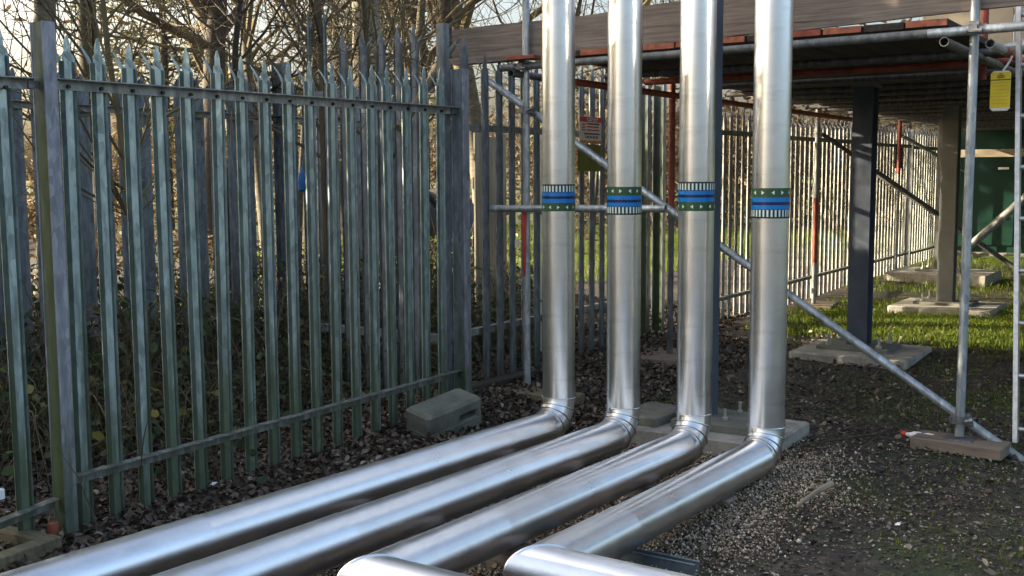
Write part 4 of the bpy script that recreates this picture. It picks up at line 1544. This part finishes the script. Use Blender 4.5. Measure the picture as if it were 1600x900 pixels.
BR = [bramble_mesh(s) for s in (1, 2, 3)]
k = 0
for yy in np.arange(2.6, 8.0, .55):
    for xx in (-5.25, -5.9, -6.7 if k % 2 else -7.3):
        x_, y_ = xx + random.uniform(-.2, .2), yy + random.uniform(-.2, .2) - (xx + 4.5) * .55
        r = thing('bramble', (x_, y_, gz(x_, y_)), 'tangled bramble clump growing behind the near fence', 'bramble', 'brambles behind the fence')
        r.rotation_euler = (0, 0, random.uniform(0, 6))
        s = random.uniform(.6, 1.0)
        r.scale = (s, s, s * (.85 if xx > -5.5 else 1.2))
        for nm, me in zip(('stems', 'leaves'), BR[k % 3]):
            o = bpy.data.objects.new(nm, me)
            COL.objects.link(o)
            o.parent = r
        k += 1

# far wood that reads as one brown mass
P = []
for k in range(120):
    px = rng.uniform(-150, 1150)
    X = rng.uniform(-34, -20)
    p = atX(px, 290, X)
    hgt = rng.uniform(2, 5.0) * (0.28 if px < 130 else 1)
    m_ = 260
    q = rng.normal(0, 1, (m_, 3)) * np.array([1.5, 1.5, hgt * .36]) + np.array([p.x, p.y, hgt * .5])
    P.append(q[q[:, 2] > 0])
P = np.concatenate(P)
wood = bpy.data.objects.new('far_wood', leaf_cloud(P, .26, 0, 'far_wood', 'dead', .5, .5))
COL.objects.link(wood)
tag(wood, 'brown leafy undergrowth of the wood far behind the fence', 'undergrowth', kind='stuff')
# hedge beyond the far fence
P = []
for k in range(60):
    q0 = np.array([rng.uniform(-17, -6.5), rng.uniform(25, 29), 0])
    hgt = rng.uniform(2.5, 5)
    q = rng.normal(0, 1, (240, 3)) * np.array([.9, .9, hgt * .36]) + q0 + np.array([0, 0, hgt * .45])
    P.append(q[q[:, 2] > 0])
hedge = bpy.data.objects.new('far_hedge', leaf_cloud(np.concatenate(P), .24, 0, 'far_hedge', 'dead', .5, .7))
COL.objects.link(hedge)
tag(hedge, 'dark brown hedge seen between the far fence pales', 'hedge', kind='stuff')
# hedge scrub nearer, behind the dark panel
P = []
for k in range(70):
    px = rng.uniform(120, 1050)
    X = rng.uniform(-11.5, -9.0)
    p = atX(px, 290, X)
    hgt = rng.uniform(1.0, 3.0)
    m_ = 120
    q = rng.normal(0, 1, (m_, 3)) * np.array([.6, .6, hgt * .33]) + np.array([p.x, p.y, hgt * .5])
    q = q[q[:, 2] > .05]
    if p.y > 9.0 and p.y < 16:
        continue
    if 5.4 < p.y:
        q = q[q[:, 2] < .9]
    P.append(q)
P = np.concatenate(P)
scrub = bpy.data.objects.new('scrub', leaf_cloud(P, .11, 0, 'scrub', 'dead', .6, .7))
COL.objects.link(scrub)
tag(scrub, 'dry brown scrub growing among the trees behind the fences', 'scrub', kind='stuff')

# ------------------------------------------------------------------ ground cover
def dens_litter(x, y):
    d = np.where(x < -3.15, 1.0, np.where(x < -2.0, .45, .012))
    d = np.where((x > -3.15) & (y > 5), np.where(x > -1.9, .03, .12), d)
    d = np.where((y > 9.0) & (x > -3.9), .08, d)
    return d


P = ground_pts(160000, (-8.5, 1.2), (1.6, 10.5), dens_litter)
P[:, 2] += rng.uniform(-.002, .016, len(P))
o = bpy.data.objects.new('leaf_litter', leaf_cloud(P, .038, .62, 'leaf_litter', 'litter', 2.6, 1.2))
COL.objects.link(o)
tag(o, 'dark dead leaves covering the ground along the fence', 'leaf litter', kind='stuff')
P = ground_pts(46000, (-3.2, 1.2), (2.6, 9.5), lambda x, y: np.where(y > 7, .5, 1))
P[:, 2] += rng.uniform(.0, .008, len(P))
o = bpy.data.objects.new('trodden_leaves', leaf_cloud(P, .019, .85, 'trodden_leaves', 'litter_r', 1.5, 1.3))
COL.objects.link(o)
tag(o, 'small pale trodden leaves scattered over the mud at right', 'leaf litter', kind='stuff')

# gravel chippings
OCT = np.array([(1, 0, 0), (-1, 0, 0), (0, 1, 0), (0, -1, 0), (0, 0, 1), (0, 0, -1)], float)
OCT_F = np.array([(0, 2, 4), (2, 1, 4), (1, 3, 4), (3, 0, 4), (2, 0, 5), (1, 2, 5), (3, 1, 5), (0, 3, 5)])


def dens_gravel(x, y):
    edge = -1.60 + .10 * np.sin(3 * y) + .06 * np.sin(8 * y + 1) + .05 * (5.2 - y)
    d = 1 / (1 + np.exp((x - edge) * 16))
    d = d * (1 / (1 + np.exp((y - 5.45) * 9)))
    d = np.where(x < -3.05, d * .05, d)
    patch = .5 + .5 * np.sin(5 * x + 2.0 * y) * np.sin(4.3 * y - 2 * x + 1)
    return np.clip(d * np.clip(patch + .45, .25, 1), 0, 1) + .014


P = ground_pts(190000, (-3.2, .6), (2.4, 6.0), dens_gravel)
P = P[(P[:, 0] > -2.45) | (rng.uniform(0, 1, len(P)) < .35)]
n = len(P)
s = rng.gamma(4, .0008, n) + .0020
L = np.repeat(OCT[None], n, 0) * rng.uniform(.6, 1.3, (n, 6, 1)) * s[:, None, None] * rng.uniform(.6, 1.2, (n, 1, 3))
az = rng.uniform(0, 6.28, n)
x_, y_ = L[:, :, 0].copy(), L[:, :, 1].copy()
L[:, :, 0] = x_ * np.cos(az)[:, None] - y_ * np.sin(az)[:, None]
L[:, :, 1] = x_ * np.sin(az)[:, None] + y_ * np.cos(az)[:, None]
P[:, 2] += rng.uniform(0, .02, n) * (P[:, 0] < -1.4)
V = (L + P[:, None, :]).reshape(-1, 3)
Fc = (OCT_F[None] + 6 * np.arange(n)[:, None, None]).reshape(-1, 3)
o = bpy.data.objects.new('gravel', np_mesh('gravel', V, Fc, 'gravel', np.repeat(rng.uniform(0, 1, n), 6)))
COL.objects.link(o)
tag(o, 'pale stone chippings spread beside the rightmost pipe', 'gravel', kind='stuff')


P = ground_pts(15000, (-2.6, 1.2), (2.6, 9.3))
n = len(P)
s = rng.gamma(2.2, .0028, n) + .002
L = np.repeat(OCT[None], n, 0) * rng.uniform(.5, 1.3, (n, 6, 1)) * s[:, None, None] * rng.uniform(.6, 1.2, (n, 1, 3)) * np.array([1, 1, .45])
V = (L + P[:, None, :]).reshape(-1, 3)
Fc = (OCT_F[None] + 6 * np.arange(n)[:, None, None]).reshape(-1, 3)
o = bpy.data.objects.new('soil_crumbs', np_mesh('soil_crumbs', V, Fc, 'soil', np.repeat(rng.uniform(0, 1, n), 6), smooth=True))
COL.objects.link(o)
tag(o, 'dark crumbs of trodden soil over the mud at right', 'soil', kind='stuff')


def grass(name, P, hmin, hmax, label):
    n = len(P)
    a = rng.uniform(0, 6.28, n)
    h = rng.uniform(hmin, hmax, n)
    w = rng.uniform(.0018, .004, n)
    lean = rng.normal(0, .45, (n, 2)) * h[:, None]
    dx, dy = np.cos(a) * w, np.sin(a) * w
    V = np.zeros((n, 5, 3))
    V[:, 0] = P + np.stack([-dx, -dy, -.01 + 0 * h], 1)
    V[:, 1] = P + np.stack([dx, dy, -.01 + 0 * h], 1)
    V[:, 2] = P + np.stack([dx * .8 + lean[:, 0] * .35, dy * .8 + lean[:, 1] * .35, h * .6], 1)
    V[:, 3] = P + np.stack([-dx * .8 + lean[:, 0] * .35, -dy * .8 + lean[:, 1] * .35, h * .6], 1)
    V[:, 4] = P + np.stack([lean[:, 0], lean[:, 1], h], 1)
    Fq = np.array([(0, 1, 2), (0, 2, 3), (3, 2, 4)])
    Fc = (Fq[None] + 5 * np.arange(n)[:, None, None]).reshape(-1, 3)
    o = bpy.data.objects.new(name, np_mesh(name, V.reshape(-1, 3), Fc, 'grass', np.repeat(rng.uniform(0, 1, n), 5)))
    COL.objects.link(o)
    tag(o, label, 'grass', kind='stuff')


def patchy(x, y, s=1.0, lo=.45):
    f = np.sin(2.3 * s * x + .7 * y) + np.sin(1.9 * s * y - 1.1 * x + 2) + .7 * np.sin(4.1 * s * x - 3.3 * y + 1)
    return np.clip((f + 2.7) / 5.4 - lo, 0, 1) / (1 - lo)


P = ground_pts(90000, (-3.9, .5), (9.5, 12.6), lambda x, y: np.clip((x + 3.9) * 2, .1, 1) * (.45 + .55 * patchy(x, y, 1.3, .3)) * np.where(y < 11.6, 1, .5) * np.clip((y - 9.4) * 3, 0, 1) * np.clip((-1.2 - x) * 1.5 + .25, .08, 1))
grass('sunlit_grass', P, .02, .058, 'bright green sunlit grass strip around the column pads')
P = ground_pts(26000, (-4, 2), (13.2, 18.5), lambda x, y: .3 + .7 * patchy(x, y, .8, .2))
grass('far_grass', P, .03, .09, 'bright strip of grass farther back under the deck')
P = ground_pts(90000, (-3.4, 1.2), (2.8, 9.5), lambda x, y: patchy(x, y, 1.2, .42) * np.where(x > -1.5, .4, np.where(y > 6.2, .4, 0)) + np.where((y > 6.4) & (x > -3.2), .18 * patchy(x, y, 2, .3), 0))
grass('thin_grass', P, .006, .020, 'thin dull grass patches growing in the shaded mud')
P = ground_pts(60000, (-16, -6.8), (12.5, 24), lambda x, y: .9 + 0 * x)
grass('field_grass', P, .05, .14, 'sunlit grass glimpsed beyond the dark fence panel')

# ------------------------------------------------------------------ render defaults
scene.render.engine = 'CYCLES'
scene.render.resolution_x = 1024
scene.render.resolution_y = 576
